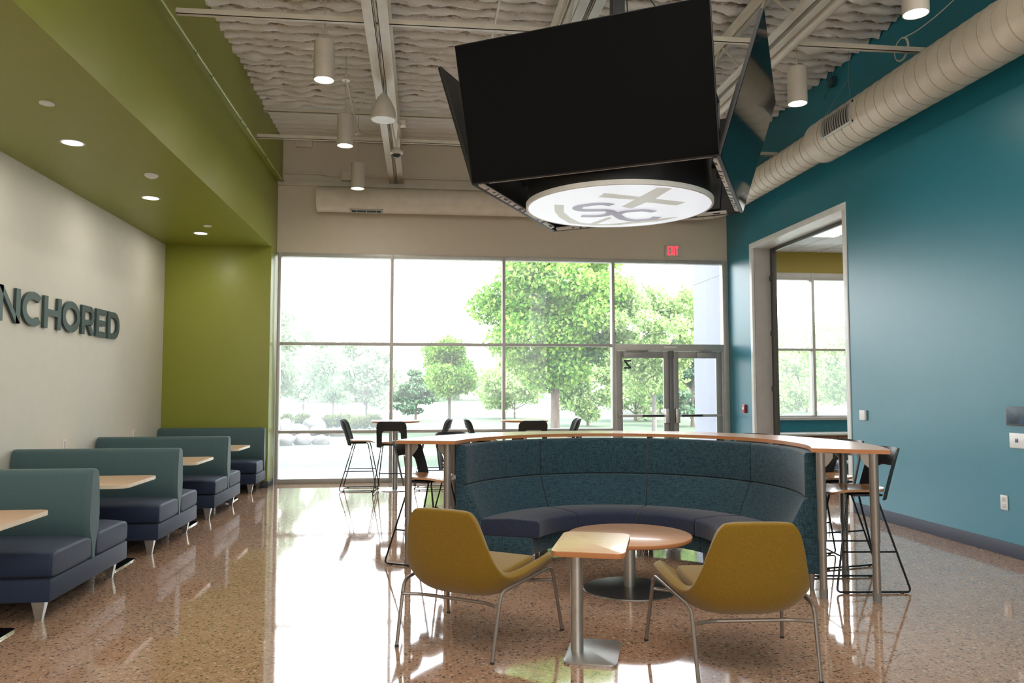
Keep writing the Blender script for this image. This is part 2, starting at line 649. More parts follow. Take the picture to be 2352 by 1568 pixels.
def arcsweep(bm, prof, a0, a1, n=16, bev=0.0, seg=2):
    """sweep a closed (r, z) profile about the origin between two angles (degrees)"""
    rings = []
    for i in range(n + 1):
        a = math.radians(a0 + (a1 - a0) * i / n)
        rings.append([bm.verts.new((r * math.cos(a), r * math.sin(a), z)) for r, z in prof])
    k = len(prof)
    fs = []
    for a, b in zip(rings, rings[1:]):
        for j in range(k):
            fs.append(bm.faces.new((a[j], a[(j + 1) % k], b[(j + 1) % k], b[j])))
    c0 = bm.faces.new(rings[0][::-1]); c1 = bm.faces.new(rings[-1])
    if bev:
        bmesh.ops.recalc_face_normals(bm, faces=bm.faces)
        es = [e for e in bm.edges if len(e.link_faces) == 2 and e.calc_face_angle(0) > math.radians(40)]
        bmesh.ops.bevel(bm, geom=es, offset=bev, segments=seg, profile=0.6, affect='EDGES', clamp_overlap=True)
    return bm


def loft(bm, sections, closed_sec=True, caps=True, mi=0):
    rings = [[bm.verts.new(p) for p in s] for s in sections]
    k = len(rings[0])
    for a, b in zip(rings, rings[1:]):
        for j in range(k if closed_sec else k - 1):
            bm.faces.new((a[j], a[(j + 1) % k], b[(j + 1) % k], b[j])).material_index = mi
    if caps and closed_sec:
        bm.faces.new(rings[0][::-1]); bm.faces.new(rings[-1])
    return bm


def solidify(bm, th):
    geom = bm.faces[:]
    bmesh.ops.recalc_face_normals(bm, faces=geom)
    bmesh.ops.solidify(bm, geom=geom, thickness=th)
    return bm


def subdiv(o, lv=2):
    md = o.modifiers.new('smooth', 'SUBSURF')
    md.levels = lv
    md.render_levels = lv
    return o


def copy_tree(o, parent=None, loc=None, rz=None, label=None):
    c = o.copy()
    COL.objects.link(c)
    if parent: c.parent = parent
    if loc is not None: c.location = loc
    if rz is not None: c.rotation_euler = (0, 0, rz)
    if label: c['label'] = label
    for ch in list(o.children):
        copy_tree(ch, c)
    return c

# ================================================================== THE SETTING
XL, XF, XU, XR, YW, ZC = -4.02, -2.40, -2.33, 5.36, 13.15, 5.76

# floor (L-shaped slab that follows the building)
bm = B()
prism(bm, [(-4.3, -5.2), (11.2, -5.2), (11.2, 14.9), (5.4, 14.9), (5.4, 13.35), (-4.3, 13.35)], -0.2, 0.0)
struct('floor', bm, M['floor'])

# left wall, soffit, upper wall, pilaster
bm = B(); box(bm, -4.3, XL, -5.2, 13.15, 0, 3.9)
struct('wall_left', bm, M['cream'])
bm = B(); box(bm, -4.3, XF, -5.2, 13.148, 3.81, 5.00)
struct('wall_left_soffit', bm, M['green'])
bm = B(); box(bm, -4.3, XU, -5.2, 13.149, 5.03, 5.95)
box(bm, -4.3, XF - 0.02, -5.2, 13.149, 5.0, 5.03)
struct('wall_left_upper', bm, M['green'])
bm = B(); box(bm, -4.018, XF, 12.67, 13.15, 0, 3.812, 0.003)
struct('wall_left_end', bm, M['green'])
bm = B(); box(bm, XF - .003, XU + 0.03, -5.2, 13.1, 4.985, 5.0, 0.002)
struct('trim_1', bm, M['green'])
bm = B(); box(bm, XF, XF + 0.008, 12.66, 13.12, 0, 0.10, 0.003); box(bm, -4.0, XF + .008, 12.66, 12.672, 0, 0.10, 0.003)
struct('baseboard_back', bm, M['basegrn'])
bm = B(); box(bm, XL, XL + 0.008, -5.0, 12.67, 0, 0.10, 0.003)
struct('baseboard_left', bm, M['basegrn'])

# back wall above and beside the glazing
bm = B()
box(bm, -4.3, XR + .1, YW, 13.45, 3.80, 5.70)
box(bm, -4.3, -2.40, YW, 13.45, 0, 3.80)
struct('wall_back', bm, M['beige'])
bm = B(); box(bm, -4.3, XR, 13.30, 13.5, 5.70, 6.0)  # dark strip paints the shade in the gap above the wall
struct('wall_back_deck_gap', bm, M['grille'])
# painted ledger angle and conduit on the back wall
bm = B(); box(bm, XF, XR, YW - 0.05, YW, 4.93, 5.0, 0.004)
struct('trim_2', bm, M['joist'])

# right wall with the tall opening
bm = B()
box(bm, XR, 5.67, -5.2, 9.33, 0, 5.95)
box(bm, XR, 5.67, 12.11, 13.45, 0, 5.95)
box(bm, XR, 5.67, 9.33, 12.11, 3.84, 5.95)
struct('wall_right', bm, M['teal'])
bm = B()
for (a, b) in ((-5.0, 9.25), (12.19, 13.1)):
    box(bm, XR - 0.008, XR, a, b, 0, 0.13, 0.003)
struct('baseboard_right', bm, M['base'])
# opening casing
bm = B()
box(bm, XR - 0.012, 5.69, 9.25, 9.335, 0, 3.834, 0.003)
box(bm, XR - 0.012, XR + 0.03, 12.105, 12.19, 0, 3.834, 0.003)
box(bm, XR - 0.012, 5.69, 9.25, 12.19, 3.835, 3.92, 0.003)
struct('trim_3', bm, M['whitetrim'])
bm = B(); box(bm, XR + .03, 5.69, 12.09, 12.115, 0, 3.84)
struct('trim_4', bm, M['greyjamb'])
bm = B()
box(bm, 5.66, 5.74, 12.02, 12.10, 0.0, 3.83, 0.004)
for z in (0.6, 1.5, 2.4, 3.3):
    box(bm, 5.64, 5.67, 12.03, 12.09, z, z + 0.08, 0.004)
box(bm, 5.68, 5.72, 9.34, 12.02, 3.78, 3.835, 0.004)
struct('trim_5', bm, M['darktrack'])

# wall behind the camera
bm = B()
box(bm, -4.3, 5.67, -5.2, -5.0, 0, 5.95)
struct('wall_front', bm, M['cream'])

# ceiling: sprayed insulation over ribbed deck
from mathutils import noise
def ceiling():
    xs = np.arange(XU - .02, XR + .03, 0.05)
    ys = np.concatenate([np.arange(-5.1, 5.5, 0.4), np.arange(5.5, 13.28, 0.0335)])
    V = []
    for y in ys:
        amp = 0.10 if y < 11.4 else 0.10 * max(0.22, 1 - (y - 11.4) / 0.35)
        for x in xs:
            n1 = noise.noise((x * 0.9, y * 1.1, 3.0))
            n2 = noise.noise((x * 5.0, y * 9.0, 7.0))
            n3 = noise.noise((x * 14.0, y * 18.0, 1.0))
            ph = (y + 0.035 * n1 + 0.016 * n2) / 0.2 * 2 * PI
            s = math.sin(ph)
            z = ZC - amp * (0.5 + 0.5 * s) ** 1.25 * (0.8 + 0.5 * n2) - 0.012 * n2 - 0.018 * n3
            if y > 11.4: z -= 0.055 * min(1, (y - 11.4) / 0.15)
            V.append((x, y, z))
    nx, ny = len(xs), len(ys)
    Fc = [(j * nx + i, (j + 1) * nx + i, (j + 1) * nx + i + 1, j * nx + i + 1) for j in range(ny - 1) for i in range(nx - 1)]
    me = bpy.data.meshes.new('ceiling')
    me.from_pydata(V, [], Fc)
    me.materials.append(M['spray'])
    for p in me.polygons: p.use_smooth = True
    o = bpy.data.objects.new('ceiling', me)
    COL.objects.link(o)
    o['kind'] = 'structure'
ceiling()
bm = B(); box(bm, -4.5, 11.3, -5.4, 14.95, 5.95, 6.15)
struct('ceiling_roof_deck', bm, M['concrete'])

# glazing: aluminium frame with separate panes
bm = B()
mx = [-2.38, -0.535, 1.355, 3.262]
for x in mx:
    box(bm, x, x + 0.052, YW - 0.02, YW + 0.12, 0.0, 3.80, 0.003)
box(bm, 5.262, XR, YW - 0.02, YW + 0.12, 0.0, 3.80, 0.003)
for a, b in ((-2.38, 3.30),):
    for z0, z1 in ((0.0, 0.075), (0.815, 0.865), (2.265, 2.315)):
        box(bm, a, b, YW - 0.015, YW + 0.115, z0, z1, 0.003)
box(bm, -2.38, XR, YW - 0.015, YW + 0.115, 3.735, 3.80, 0.003)
box(bm, 3.30, 5.27, YW - 0.018, YW + 0.115, 2.20, 2.315, 0.003)
# door frame jambs
box(bm, 3.312, 3.345, YW - 0.018, YW + 0.10, 0, 2.21, 0.003)
box(bm, 5.225, 5.265, YW - 0.018, YW + 0.10, 0, 2.21, 0.003)
win = struct('window_1', bm, M['alu'])
bm = B(); box(bm, 4.275, 4.345, YW - 0.03, YW + 0.06, 0, 2.2, 0.004)
box(bm, 4.27, 4.35, YW - 0.045, YW - 0.03, 2.06, 2.2, 0.004)
obj('door_post', bm, mat('dark_grey_post', (0.16, 0.165, 0.17), 0.4, 0.3), win)
xe = [-2.328, -0.535, -0.483, 1.355, 1.407, 3.262]
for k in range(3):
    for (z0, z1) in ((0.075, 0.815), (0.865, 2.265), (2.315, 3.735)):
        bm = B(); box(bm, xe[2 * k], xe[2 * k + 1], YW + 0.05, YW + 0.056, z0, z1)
        obj('pane', bm, M['glassveil' if k == 0 else 'glassclear'], win)
bm = B(); box(bm, 3.314, 5.262, YW + 0.05, YW + 0.056, 2.315, 3.735)
obj('pane', bm, M['glassclear'], win)
bm = B(); box(bm, 4.17, 4.40, YW - 0.04, YW - 0.018, 2.245, 2.285, 0.004)
obj('door_contact', bm, M['white'], win)


def leaf_door(n, x0, x1, hinge_left):
    bm = B()
    z0, z1, s = 0.01, 2.195, 0.095
    y0, y1 = YW + 0.0, YW + 0.045
    box(bm, x0, x0 + s, y0, y1, z0, z1, 0.003)
    box(bm, x1 - s, x1, y0, y1, z0, z1, 0.003)
    box(bm, x0 + s, x1 - s, y0, y1, 2.075, z1, 0.003)
    box(bm, x0 + s, x1 - s, y0, y1, z0, 0.26, 0.003)
    d = struct('door_%d' % n, bm, mat('door_grey_aluminium', (0.34, 0.34, 0.33), 0.42, 0.3))
    bm = B(); box(bm, x0 + s, x1 - s, YW + 0.02, YW + 0.026, 0.26, 2.075)
    obj('pane', bm, M['glassclear'], d)
    bm = B()
    box(bm, x0 + 0.03, x1 - 0.03, YW - 0.065, YW - 0.035, 1.055, 1.10, 0.006)
    box(bm, x0 + 0.02, x0 + 0.06, YW - 0.065, YW, 1.045, 1.11, 0.004)
    obj('push_bar', bm, M['alu'], d)
    bm = B()
    xa, xb = (x1 - 0.50, x1 - 0.12) if hinge_left else (x0 + 0.12, x0 + 0.50)
    box(bm, xa, xb, YW - 0.068, YW - 0.06, 1.06, 1.095, 0.002)
    obj('push_pad', bm, M['black'], d)
    bm = B()
    xc = x1 - 0.055 if hinge_left else x0 + 0.055
    box(bm, xc - 0.04, xc + 0.04, YW - 0.075, YW, 0.95, 1.20, 0.012)
    obj('latch_case', bm, M['steel'], d)
    bm = B()
    xa, xb = (x0 + 0.10, x0 + 0.46) if hinge_left else (x1 - 0.46, x1 - 0.10)
    box(bm, xa, xb, YW - 0.055, YW, 2.085, 2.175, 0.006)
    tube(bm, [(xa + 0.05, YW - 0.06, 2.19), (xa + 0.25, YW - 0.12, 2.195), (xb + 0.08 if hinge_left else xa + .1, YW - 0.03, 2.20)], 0.009, n=6)
    obj('door_closer', bm, mat('closer_grey', (0.36, 0.36, 0.35), 0.4, 0.4), d)
    return d


leaf_door(1, 3.350, 4.272, True)
leaf_door(2, 4.348, 5.222, False)
# reversed Z decal on the left door's glass (read from outside as Z)
bm = B()
zx, zz, w_, h_, t_ = 3.475, 1.89, 0.13, 0.15, 0.026
prism(bm, [(zx, 0), (zx + w_, 0), (zx + w_, t_), (zx + 0.042, t_), (zx + w_, h_ - t_), (zx + w_, h_), (zx, h_), (zx, h_ - t_), (zx + w_ - 0.042, h_ - t_), (zx, t_)], 0, 0.001)
bmesh.ops.rotate(bm, verts=bm.verts, cent=(0, 0, 0), matrix=Matrix.Rotation(PI / 2, 3, 'X'))
bmesh.ops.scale(bm, vec=(-1, 1, 1), verts=bm.verts)
bmesh.ops.translate(bm, vec=(2 * zx + w_, YW + 0.018, zz), verts=bm.verts)
d1 = bpy.data.objects['door_1']
obj('letter_decal', bm, M['black'], d1)

# ------------------------------------------------------------------ adjacent room
bm = B()
box(bm, 5.67, 11.2, 14.6, 14.9, 0, 1.0)
box(bm, 5.67, 11.2, 14.6, 14.9, 3.84, 5.9)
box(bm, 5.67, 6.20, 14.6, 14.9, 1.0, 3.84)
box(bm, 10.6, 11.2, 14.6, 14.9, 1.0, 3.84)
aw = struct('wall_side_room_back', bm, M['yellow'])
bm = B(); box(bm, 5.67, 11.0, 14.59, 14.605, 0, 0.93)
struct('wall_side_room_dado', bm, M['teal'])
bm = B(); box(bm, 11.0, 11.2, 5.2, 14.9, 0, 5.9); box(bm, 5.67, 11.2, 5.0, 5.2, 0, 5.9)
struct('wall_side_room_far', bm, M['cream'])
bm = B(); box(bm, XR, 5.67, 13.45, 14.9, 0, 5.9)
box(bm, XR - .006, XR, 13.45, 14.9, 3.60, 3.62); box(bm, XR - .006, XR, 13.45, 14.9, 0.98, 1.0)
struct('wall_side_room_outer', bm, M['lavender'])
bm = B()
for x in (6.2, 7.68, 9.16, 10.55):
    box(bm, x, x + 0.055, 14.58, 14.74, 0.93, 3.84, 0.003)
for z0, z1 in ((0.93, 1.02), (2.29, 2.335), (3.70, 3.84)):
    box(bm, 6.2, 10.6, 14.59, 14.73, z0, z1, 0.003)
box(bm, 6.2, 10.6, 14.50, 14.6, 0.93, 0.99, 0.003)
wa = struct('window_2', bm, M['alu'])
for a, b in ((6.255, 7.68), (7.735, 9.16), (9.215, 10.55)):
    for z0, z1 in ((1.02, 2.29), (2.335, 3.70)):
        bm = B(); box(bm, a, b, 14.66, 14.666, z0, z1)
        obj('pane', bm, M['glassveil'], wa)
bm = B(); box(bm, 5.67, 11.0, 5.2, 14.6, 4.26, 4.32)
for x in np.arange(6.0, 11, 0.61):
    box(bm, x, x + 0.025, 5.2, 14.6, 4.252, 4.262)
for y in np.arange(5.6, 14.6, 1.22):
    box(bm, 5.67, 11, y, y + 0.025, 4.252, 4.262)
struct('ceiling_side_room', bm, M['tile'])
for (x, y) in ((7.0, 12.4), (8.6, 10.2), (8.6, 13.0)):
    bm = B(); box(bm, x - .3, x + .3, y - .6, y + .6, 4.235, 4.25)
    t = obj('recessed_panel_light', bm, M['panelglow'])
    tag(t, {12.4: 'recessed ceiling panel light in the side room nearest the tall opening', 10.2: 'side room ceiling panel light farthest from its window', 13.0: 'side room ceiling panel light beside the window, deeper in the room'}[y], 'ceiling light', 'side room ceiling lights')
area('side_room_light', (8.3, 11.0, 4.15), 3.0, 60, size_y=5.0)

# ------------------------------------------------------------------ OUTSIDE
bm = B(); box(bm, -160, 200, 20.9, 320, -0.3, -0.03)
struct('ground_lawn', bm, M['grass'])
bm = B(); box(bm, -60, 70, 13.45, 16.0, -0.3, -0.03)
struct('ground_paving', bm, M['pad'])
bm = B(); box(bm, -60, 70, 16.0, 18.7, -0.3, -0.03)
struct('ground_grass_strip', bm, M['grass'])
bm = B(); box(bm, -60, 70, 18.7, 20.9, -0.3, -0.025)
struct('ground_path_near', bm, M['concrete'])
bm = B(); box(bm, -90, 90, 54, 60, -0.3, -0.02)
struct('ground_path_far', bm, M['concrete'])

rng = np.random.default_rng(11)


def foliage(name, centers, rad, n, leaf, material, parent, flat=1.0, hang=0.0):
    """leaf quads gathered round cluster centres, one mesh"""
    C_ = np.array(centers)
    idx = rng.integers(0, len(C_), n)
    d = rng.normal(size=(n, 3))
    d /= np.linalg.norm(d, axis=1)[:, None]
    rr = rad * rng.random(n) ** 0.45
    P = C_[idx] + d * rr[:, None] * np.array([1, 1, flat])
    P[:, 2] = np.maximum(P[:, 2], 0.05)
    u = rng.normal(size=(n, 3)); u /= np.linalg.norm(u, axis=1)[:, None]
    v = rng.normal(size=(n, 3)); v -= (v * u).sum(1)[:, None] * u; v /= np.linalg.norm(v, axis=1)[:, None]
    s = leaf * (0.6 + 0.8 * rng.random(n))[:, None]
    V = np.empty((n, 4, 3))
    V[:, 0] = P - u * s * .5; V[:, 1] = P + v * s * .32; V[:, 2] = P + u * s * .5; V[:, 3] = P - v * s * .32
    me = bpy.data.meshes.new(name)
    me.vertices.add(n * 4)
    me.vertices.foreach_set('co', V.reshape(-1))
    me.loops.add(n * 4)
    me.loops.foreach_set('vertex_index', np.arange(n * 4, dtype=np.int32))
    me.polygons.add(n)
    me.polygons.foreach_set('loop_start', np.arange(0, n * 4, 4, dtype=np.int32))
    me.polygons.foreach_set('loop_total', np.full(n, 4, dtype=np.int32))
    me.update()
    me.validate()
    me.materials.append(material)
    o = bpy.data.objects.new(name, me)
    COL.objects.link(o)
    o.parent = parent
    return o


def branches(bm, base, h0, top, spread, n, r, forks=0):
    rnd = random.Random(int(h0 * 100 + top * 10 + n))
    cyl(bm, base, (base[0], base[1], h0), r, r * 0.75, 10)
    if top > h0: cyl(bm, (base[0], base[1], h0), (base[0] + 0.1, base[1], top * 0.9), r * 0.7, r * 0.15, 8)
    tips = []
    for i in range(n):
        a = 2 * PI * i / n + rnd.random()
        z = h0 + (top - h0) * 0.5 * rnd.random()
        tip = (base[0] + spread * math.cos(a) * (.5 + .4 * rnd.random()), base[1] + spread * math.sin(a) * (.5 + .4 * rnd.random()), z + (top - h0) * (0.15 + 0.3 * rnd.random()))
        cyl(bm, (base[0], base[1], max(h0 * .9, z - 0.3)), tip, r * 0.38, r * 0.1, 6)
        tips.append(tip)
    return tips


def tree(name, label, cat, x, y, r, zb, zt, nleaf, leaf, lm, bark, tr=0.1, clusters=40, crad=0.55, kind='round', seed=1, group=None):
    t = thing(name, label, cat, (x, y, -0.03), 0, group)
    rnd = random.Random(seed)
    bm = B()
    branches(bm, (0, 0, 0), zb * 0.95 + .05, zt * 0.9, r, 7, tr)
    obj('trunk', bm, bark, t)
    cs = []
    for i in range(clusters):
        while True:
            p = (rnd.uniform(-1, 1), rnd.uniform(-1, 1), rnd.uniform(-1, 1))
            L = p[0] ** 2 + p[1] ** 2 + p[2] ** 2
            if 0.25 < L < 1: break
        k = (p[2] + 1) / 2
        if kind == 'round': w_ = 1.0 if k < .6 else 1.0
        elif kind == 'cone': w_ = 1.15 * (1 - k) + 0.05
        else: w_ = 1.0
        cs.append((p[0] * r * w_, p[1] * r * w_, zb + (zt - zb) * k))
    foliage('foliage', cs, crad, nleaf, leaf, lm, t, 0.8 if kind != 'cone' else 0.45)
    return t


tree('maple_tree', 'large green maple with a thick pale trunk filling the third window bay', 'tree', 4.47, 26, 2.45, 1.9, 8.2, 90000, 0.135, M['leafmaple'], M['bark'], 0.17, 95, 0.75, seed=3)
tree('young_maple_tree', 'small green tree with forked stems between the second and third mullions', 'tree', 0.98, 28, 0.85, 1.35, 3.4, 15000, 0.11, M['leafmaple'], M['palebark'], 0.07, 26, 0.42, seed=4)
tree('deciduous_tree', 'tall airy pale green tree seen through the double door', 'tree', 7.45, 24.5, 1.7, 1.4, 5.2, 22000, 0.12, M['leafpale'], M['palebark'], 0.09, 50, 0.5, seed=5)
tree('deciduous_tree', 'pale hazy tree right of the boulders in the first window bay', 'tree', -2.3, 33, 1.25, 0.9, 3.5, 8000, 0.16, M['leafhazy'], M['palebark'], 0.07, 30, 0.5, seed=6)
tree('deciduous_tree', 'slim hazy tree standing left of centre in the first window bay', 'tree', -5.9, 40, 1.7, 1.2, 4.6, 8000, 0.17, M['leafhazy'], M['palebark'], 0.07, 40, 0.6, seed=7)
tree('deciduous_tree', 'hazy tree cut by the left edge of the glazing', 'tree', -5.4, 30, 0.95, 1.0, 4.9, 7000, 0.15, M['leafhazy'], M['palebark'], 0.06, 30, 0.5, seed=8)
tree('deciduous_tree', 'pale round tree behind the slim hazy one', 'tree', -5.2, 47, 1.6, 0.9, 4.0, 6000, 0.18, M['leafhazy'], M['palebark'], 0.07, 30, 0.6, seed=9)
tree('spruce_tree', 'small grey-green spruce left of the forked young tree', 'tree', -0.3, 40, 1.25, 0.35, 2.6, 9000, 0.13, M['leafdark'], M['bark'], 0.07, 46, 0.4, 'cone', seed=10)
tree('deciduous_tree', 'loose yellow-green tree left of the big maple trunk', 'tree', 5.0, 42, 1.9, 0.5, 3.1, 9000, 0.17, M['leafpale'], M['palebark'], 0.06, 40, 0.6, seed=12)
tree('deciduous_tree', 'bushy yellow-green tree right of the big maple trunk', 'tree', 7.1, 33, 1.3, 0.4, 3.2, 9000, 0.15, M['leafpale'], M['bark'], 0.07, 34, 0.5, seed=13)
tree('spruce_tree', 'dark green conifer seen through the right door leaf', 'tree', 11.4, 32, 1.5, 0.2, 4.6, 11000, 0.16, M['leafdark'], M['bark'], 0.1, 50, 0.5, 'cone', seed=14)
tree('deciduous_tree', 'green bushy tree low behind the left door leaf', 'tree', 10.6, 38, 2.4, 0.3, 4.2, 12000, 0.18, M['leafpale'], M['bark'], 0.1, 50, 0.7, seed=15)
for k, (x, y, r, zt, lb) in enumerate(((19.6, 42, 2.6, 5.0, 'green tree seen low through the left side of the side room window'),
                                      (25.4, 44, 2.6, 5.6, 'tall green tree seen through the right side of the side room window'),
                                      (26.3, 51, 3.4, 6.6, 'pale tree rising between the two trees outside the side room'),
                                      (15.6, 50, 2.6, 5.2, 'pale tree beyond the outer corner of the side room'))):
    tree('deciduous_tree', lb, 'tree', x, y, r, 0.2, zt, 14000, 0.20, M['leafpale'], M['bark'], 0.1, 70, 0.75, seed=20 + k)
# distant tree line
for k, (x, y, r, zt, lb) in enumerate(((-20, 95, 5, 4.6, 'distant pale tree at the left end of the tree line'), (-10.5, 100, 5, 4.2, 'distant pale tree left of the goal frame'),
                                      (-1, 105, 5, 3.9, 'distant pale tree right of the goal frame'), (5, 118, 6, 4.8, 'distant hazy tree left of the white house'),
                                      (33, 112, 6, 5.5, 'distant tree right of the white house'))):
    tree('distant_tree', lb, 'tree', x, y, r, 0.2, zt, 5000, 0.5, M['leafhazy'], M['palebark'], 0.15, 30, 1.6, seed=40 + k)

# white house far away
hs = thing('house', 'white house with grey gabled roofs far across the lawn', 'house', (16.2, 128, -0.03))
bm = B(); box(bm, -4.5, 4.5, 0, 6, 0, 3.0); box(bm, -2.2, 1.2, -1.2, 0, 0, 3.4)
obj('wall', bm, M['siding'], hs)
bm = B()
for (x0, x1, y0, y1, z, h) in ((-4.9, 4.9, -0.4, 6.4, 3.0, 1.9), (-2.5, 1.5, -1.5, 0.5, 3.4, 1.4)):
    v = [bm.verts.new(p) for p in ((x0, y0, z), (x1, y0, z), (x1, y1, z), (x0, y1, z), ((x0 + x1) / 2, y0, z + h), ((x0 + x1) / 2, y1, z + h))]
    for f in ((0, 1, 4), (3, 5, 2), (0, 4, 5, 3), (1, 2, 5, 4), (0, 3, 2, 1)): bm.faces.new([v[i] for i in f])
obj('roof', bm, M['roof'], hs)
for (x, z, yy) in ((-3.6, 1.0, -.03), (-1.6, 0.9, -1.23), (-0.1, .9, -1.23), (2.2, 1.0, -.03), (3.5, 1.0, -.03), (-0.9, 2.4, -1.23)):
    bm = B(); box(bm, x, x + .6, yy, yy + .05, z, z + 1.0)
    obj('window', bm, M['thermo'], hs)

# goal frame
bm = B()
tube(bm, [(-1.25, 0, 0), (-1.25, 0, 1.55), (1.25, 0, 1.55), (1.25, 0, 0)], 0.05, 0.05, 8)
tube(bm, [(-1.25, 0, 1.2), (1.25, 0, 1.2)], 0.03, n=6)
g = obj('goal_frame', bm, M['white'], loc=(-12.2, 118, -0.03))
tag(g, 'small white goal frame far out on the lawn', 'goal')

# boulders and shrubs
def boulder(x, y, sx, sy, sz, seed, label):
    bm = B()
    bmesh.ops.create_icosphere(bm, subdivisions=3, radius=1.0)
    for v in bm.verts:
        n_ = noise.noise(v.co * 1.3 + Vector((seed * 5.1, 0, 0))) * .35 + noise.noise(v.co * 3 + Vector((0, seed * 3.3, 0))) * .1
        c = v.co * (1 + n_)
        v.co = Vector((c.x * sx, c.y * sy, max(-0.05, c.z * sz + sz * .55)))
    o = obj('boulder', bm, M['rock'], loc=(x, y, -0.03), ang=60)
    tag(o, label, 'boulder', 'boulders beyond the left window')
for k, (x, y, a, h, lb) in enumerate(((-4.9, 28.5, .42, .34, 'boulder at the left end of the upper row, cut by the window frame'),
                                     (-4.25, 27.5, .36, .26, 'rounded boulder second from the left in the upper row'),
                                     (-4.0, 29.6, .42, .36, 'boulder behind the upper row left of the shrubs'),
                                     (-3.45, 27.2, .33, .24, 'pale boulder at the middle of the upper row'),
                                     (-2.8, 26.8, .28, .18, 'low boulder at the right end of the upper row'),
                                     (-4.0, 22.6, .42, .22, 'large flat boulder in the lower row by the path'),
                                     (-3.35, 22.8, .27, .22, 'squarish boulder in the middle of the lower row'),
                                     (-2.85, 22.9, .25, .18, 'smaller boulder at the right of the lower row'),
                                     (-0.55, 23.4, .22, .08, 'low flat stone right of the second mullion base'))):
    boulder(x, y, a, a * .8, h, k + 1, lb)
for k, (x, y, lb) in enumerate(((-3.2, 30.6, 'yellow-green shrub behind the boulders'), (-2.0, 28.9, 'low shrub right of the boulders'), (-4.9, 31, 'shrub at the far left behind the boulders'))):
    t = thing('shrub', lb, 'shrub', (x, y, -0.03), 0, 'shrubs among the boulders')
    bm = B(); cyl(bm, (0, 0, 0), (0, 0, .3), .03, .015, 6); obj('stem', bm, M['bark'], t)
    foliage('foliage', [(rng.uniform(-.5, .5), rng.uniform(-.3, .3), .25 + rng.uniform(0, .2)) for _ in range(10)], .25, 1800, .09, M['leafyellow'], t)

# ================================================================== CEILING ZONE
def joist(name, x, label, y0=-5.0):
    t = thing(name, label, 'joist', (x, 0, 0), 0, 'open web steel joists')
    for s in (-1, 1):
        bm = B()
        xa, xb = (s * 0.012, s * 0.118)
        box(bm, min(xa, xb), max(xa, xb), y0, 13.12, 5.0, 5.01, 0.002)
        xc = s * 0.016
        box(bm, min(xc, xc + s * .008), max(xc, xc + s * .008), y0, 13.12, 5.0, 5.09)
        obj('bottom_chord', bm, M['joist'], t)
    bm = B(); box(bm, -.10, -.014, y0, 13.12, 5.58, 5.59); box(bm, .014, .10, y0, 13.12, 5.58, 5.59)
    box(bm, -.024, -.014, y0, 13.12, 5.54, 5.585); box(bm, .014, .024, y0, 13.12, 5.54, 5.585)
    obj('top_chord', bm, M['joist'], t)
    bm = B()
    y, k = 13.0, 0
    pts = []
    while y > max(y0, 2.0):
        pts.append((0, y, 5.05 if k % 2 == 0 else 5.60)); y -= 0.62; k += 1
    tube(bm, pts, 0.014, 0.03, 8)
    obj('web_rod', bm, M['joist'], t)
    return t


joist('steel_joist', -0.45, 'cream steel joist running above the bell-shaped pendant')
joist('steel_joist', 1.50, 'cream steel joist passing above the hanging screens')
joist('steel_joist', 3.50, 'cream steel joist running beside the pipe, right of the screens')
bm = B(); tube(bm, [(3.73, -4.9, 5.05), (3.73, 13.1, 5.05)], 0.055, n=16)
tag(obj('sprinkler_pipe', bm, M['joist']), 'thick cream pipe running alongside the right joist', 'pipe')

for (y, z, x1, lb) in ((7.45, 5.075, XR, 'cream angle iron crossing the ceiling nearest the camera'),
                       (11.1, 5.075, XR, 'long cream angle iron crossing just in front of the back wall'),
                       (11.5, 5.60, 0.6, 'short upper angle iron crossing close under the sprayed ceiling')):
    bm = B()
    box(bm, XU, x1, y, y + 0.05, z, z + 0.006); box(bm, XU, x1, y, y + 0.006, z, z + 0.055)
    tag(obj('bridging_angle', bm, M['joist']), lb, 'steel angle', 'bridging angles under the ceiling')

# conduits
bm = B(); tube(bm, [(XU + .018, -4.9, 4.975), (XU + .018, 13.0, 4.975)], 0.012, n=8)
t = obj('wall_conduit', bm, mat('green_painted_conduit', (0.42, 0.47, 0.12), 0.35)); tag(t, 'thin green painted conduit running along the ledge of the green wall', 'conduit')
for y in (8.0, 8.6, 10.0, 10.25, 11.6, 12.3, 12.9):
    bm = B(); tube(bm, [(XU + .018, y, 4.96), (XU + .03, y + .02, 4.93), (XU + .055, y - .01, 4.945)], 0.004, n=5)
    obj('cable_tie', bm, M['grille'], t)
bm = B(); tube(bm, [(-2.3, 13.09, 5.13), (-1.75, 13.09, 5.13), (-1.55, 13.09, 5.10), (-1.35, 13.09, 5.10)], 0.011, .1, 8)
tube(bm, [(-1.2, 13.09, 5.10), (5.2, 13.09, 5.10)], 0.011, n=8)
t = obj('wall_conduit', bm, M['joist']); tag(t, 'thin cream conduit with a box running high along the back wall', 'conduit')
bm = B(); box(bm, -1.36, -1.18, 13.06, 13.15, 5.03, 5.18, .006); obj('junction_box', bm, M['joist'], t)
bm = B(); box(bm, -2.12, -1.85, 13.09, 13.16, 5.58, 5.72, .006)
tag(obj('junction_box', bm, M['joist']), 'cream junction box at the top of the back wall beside the green wall', 'junction box')
bm = B(); tube(bm, [(-0.2, 7.0, 5.42), (0.55, 7.0, 5.42), (0.75, 7.3, 5.42), (0.75, 8.6, 5.42)], 0.014, .12, 8)
tag(obj('bent_conduit', bm, M['joist']), 'cream conduit bending under the ceiling left of the hanging screens', 'conduit')

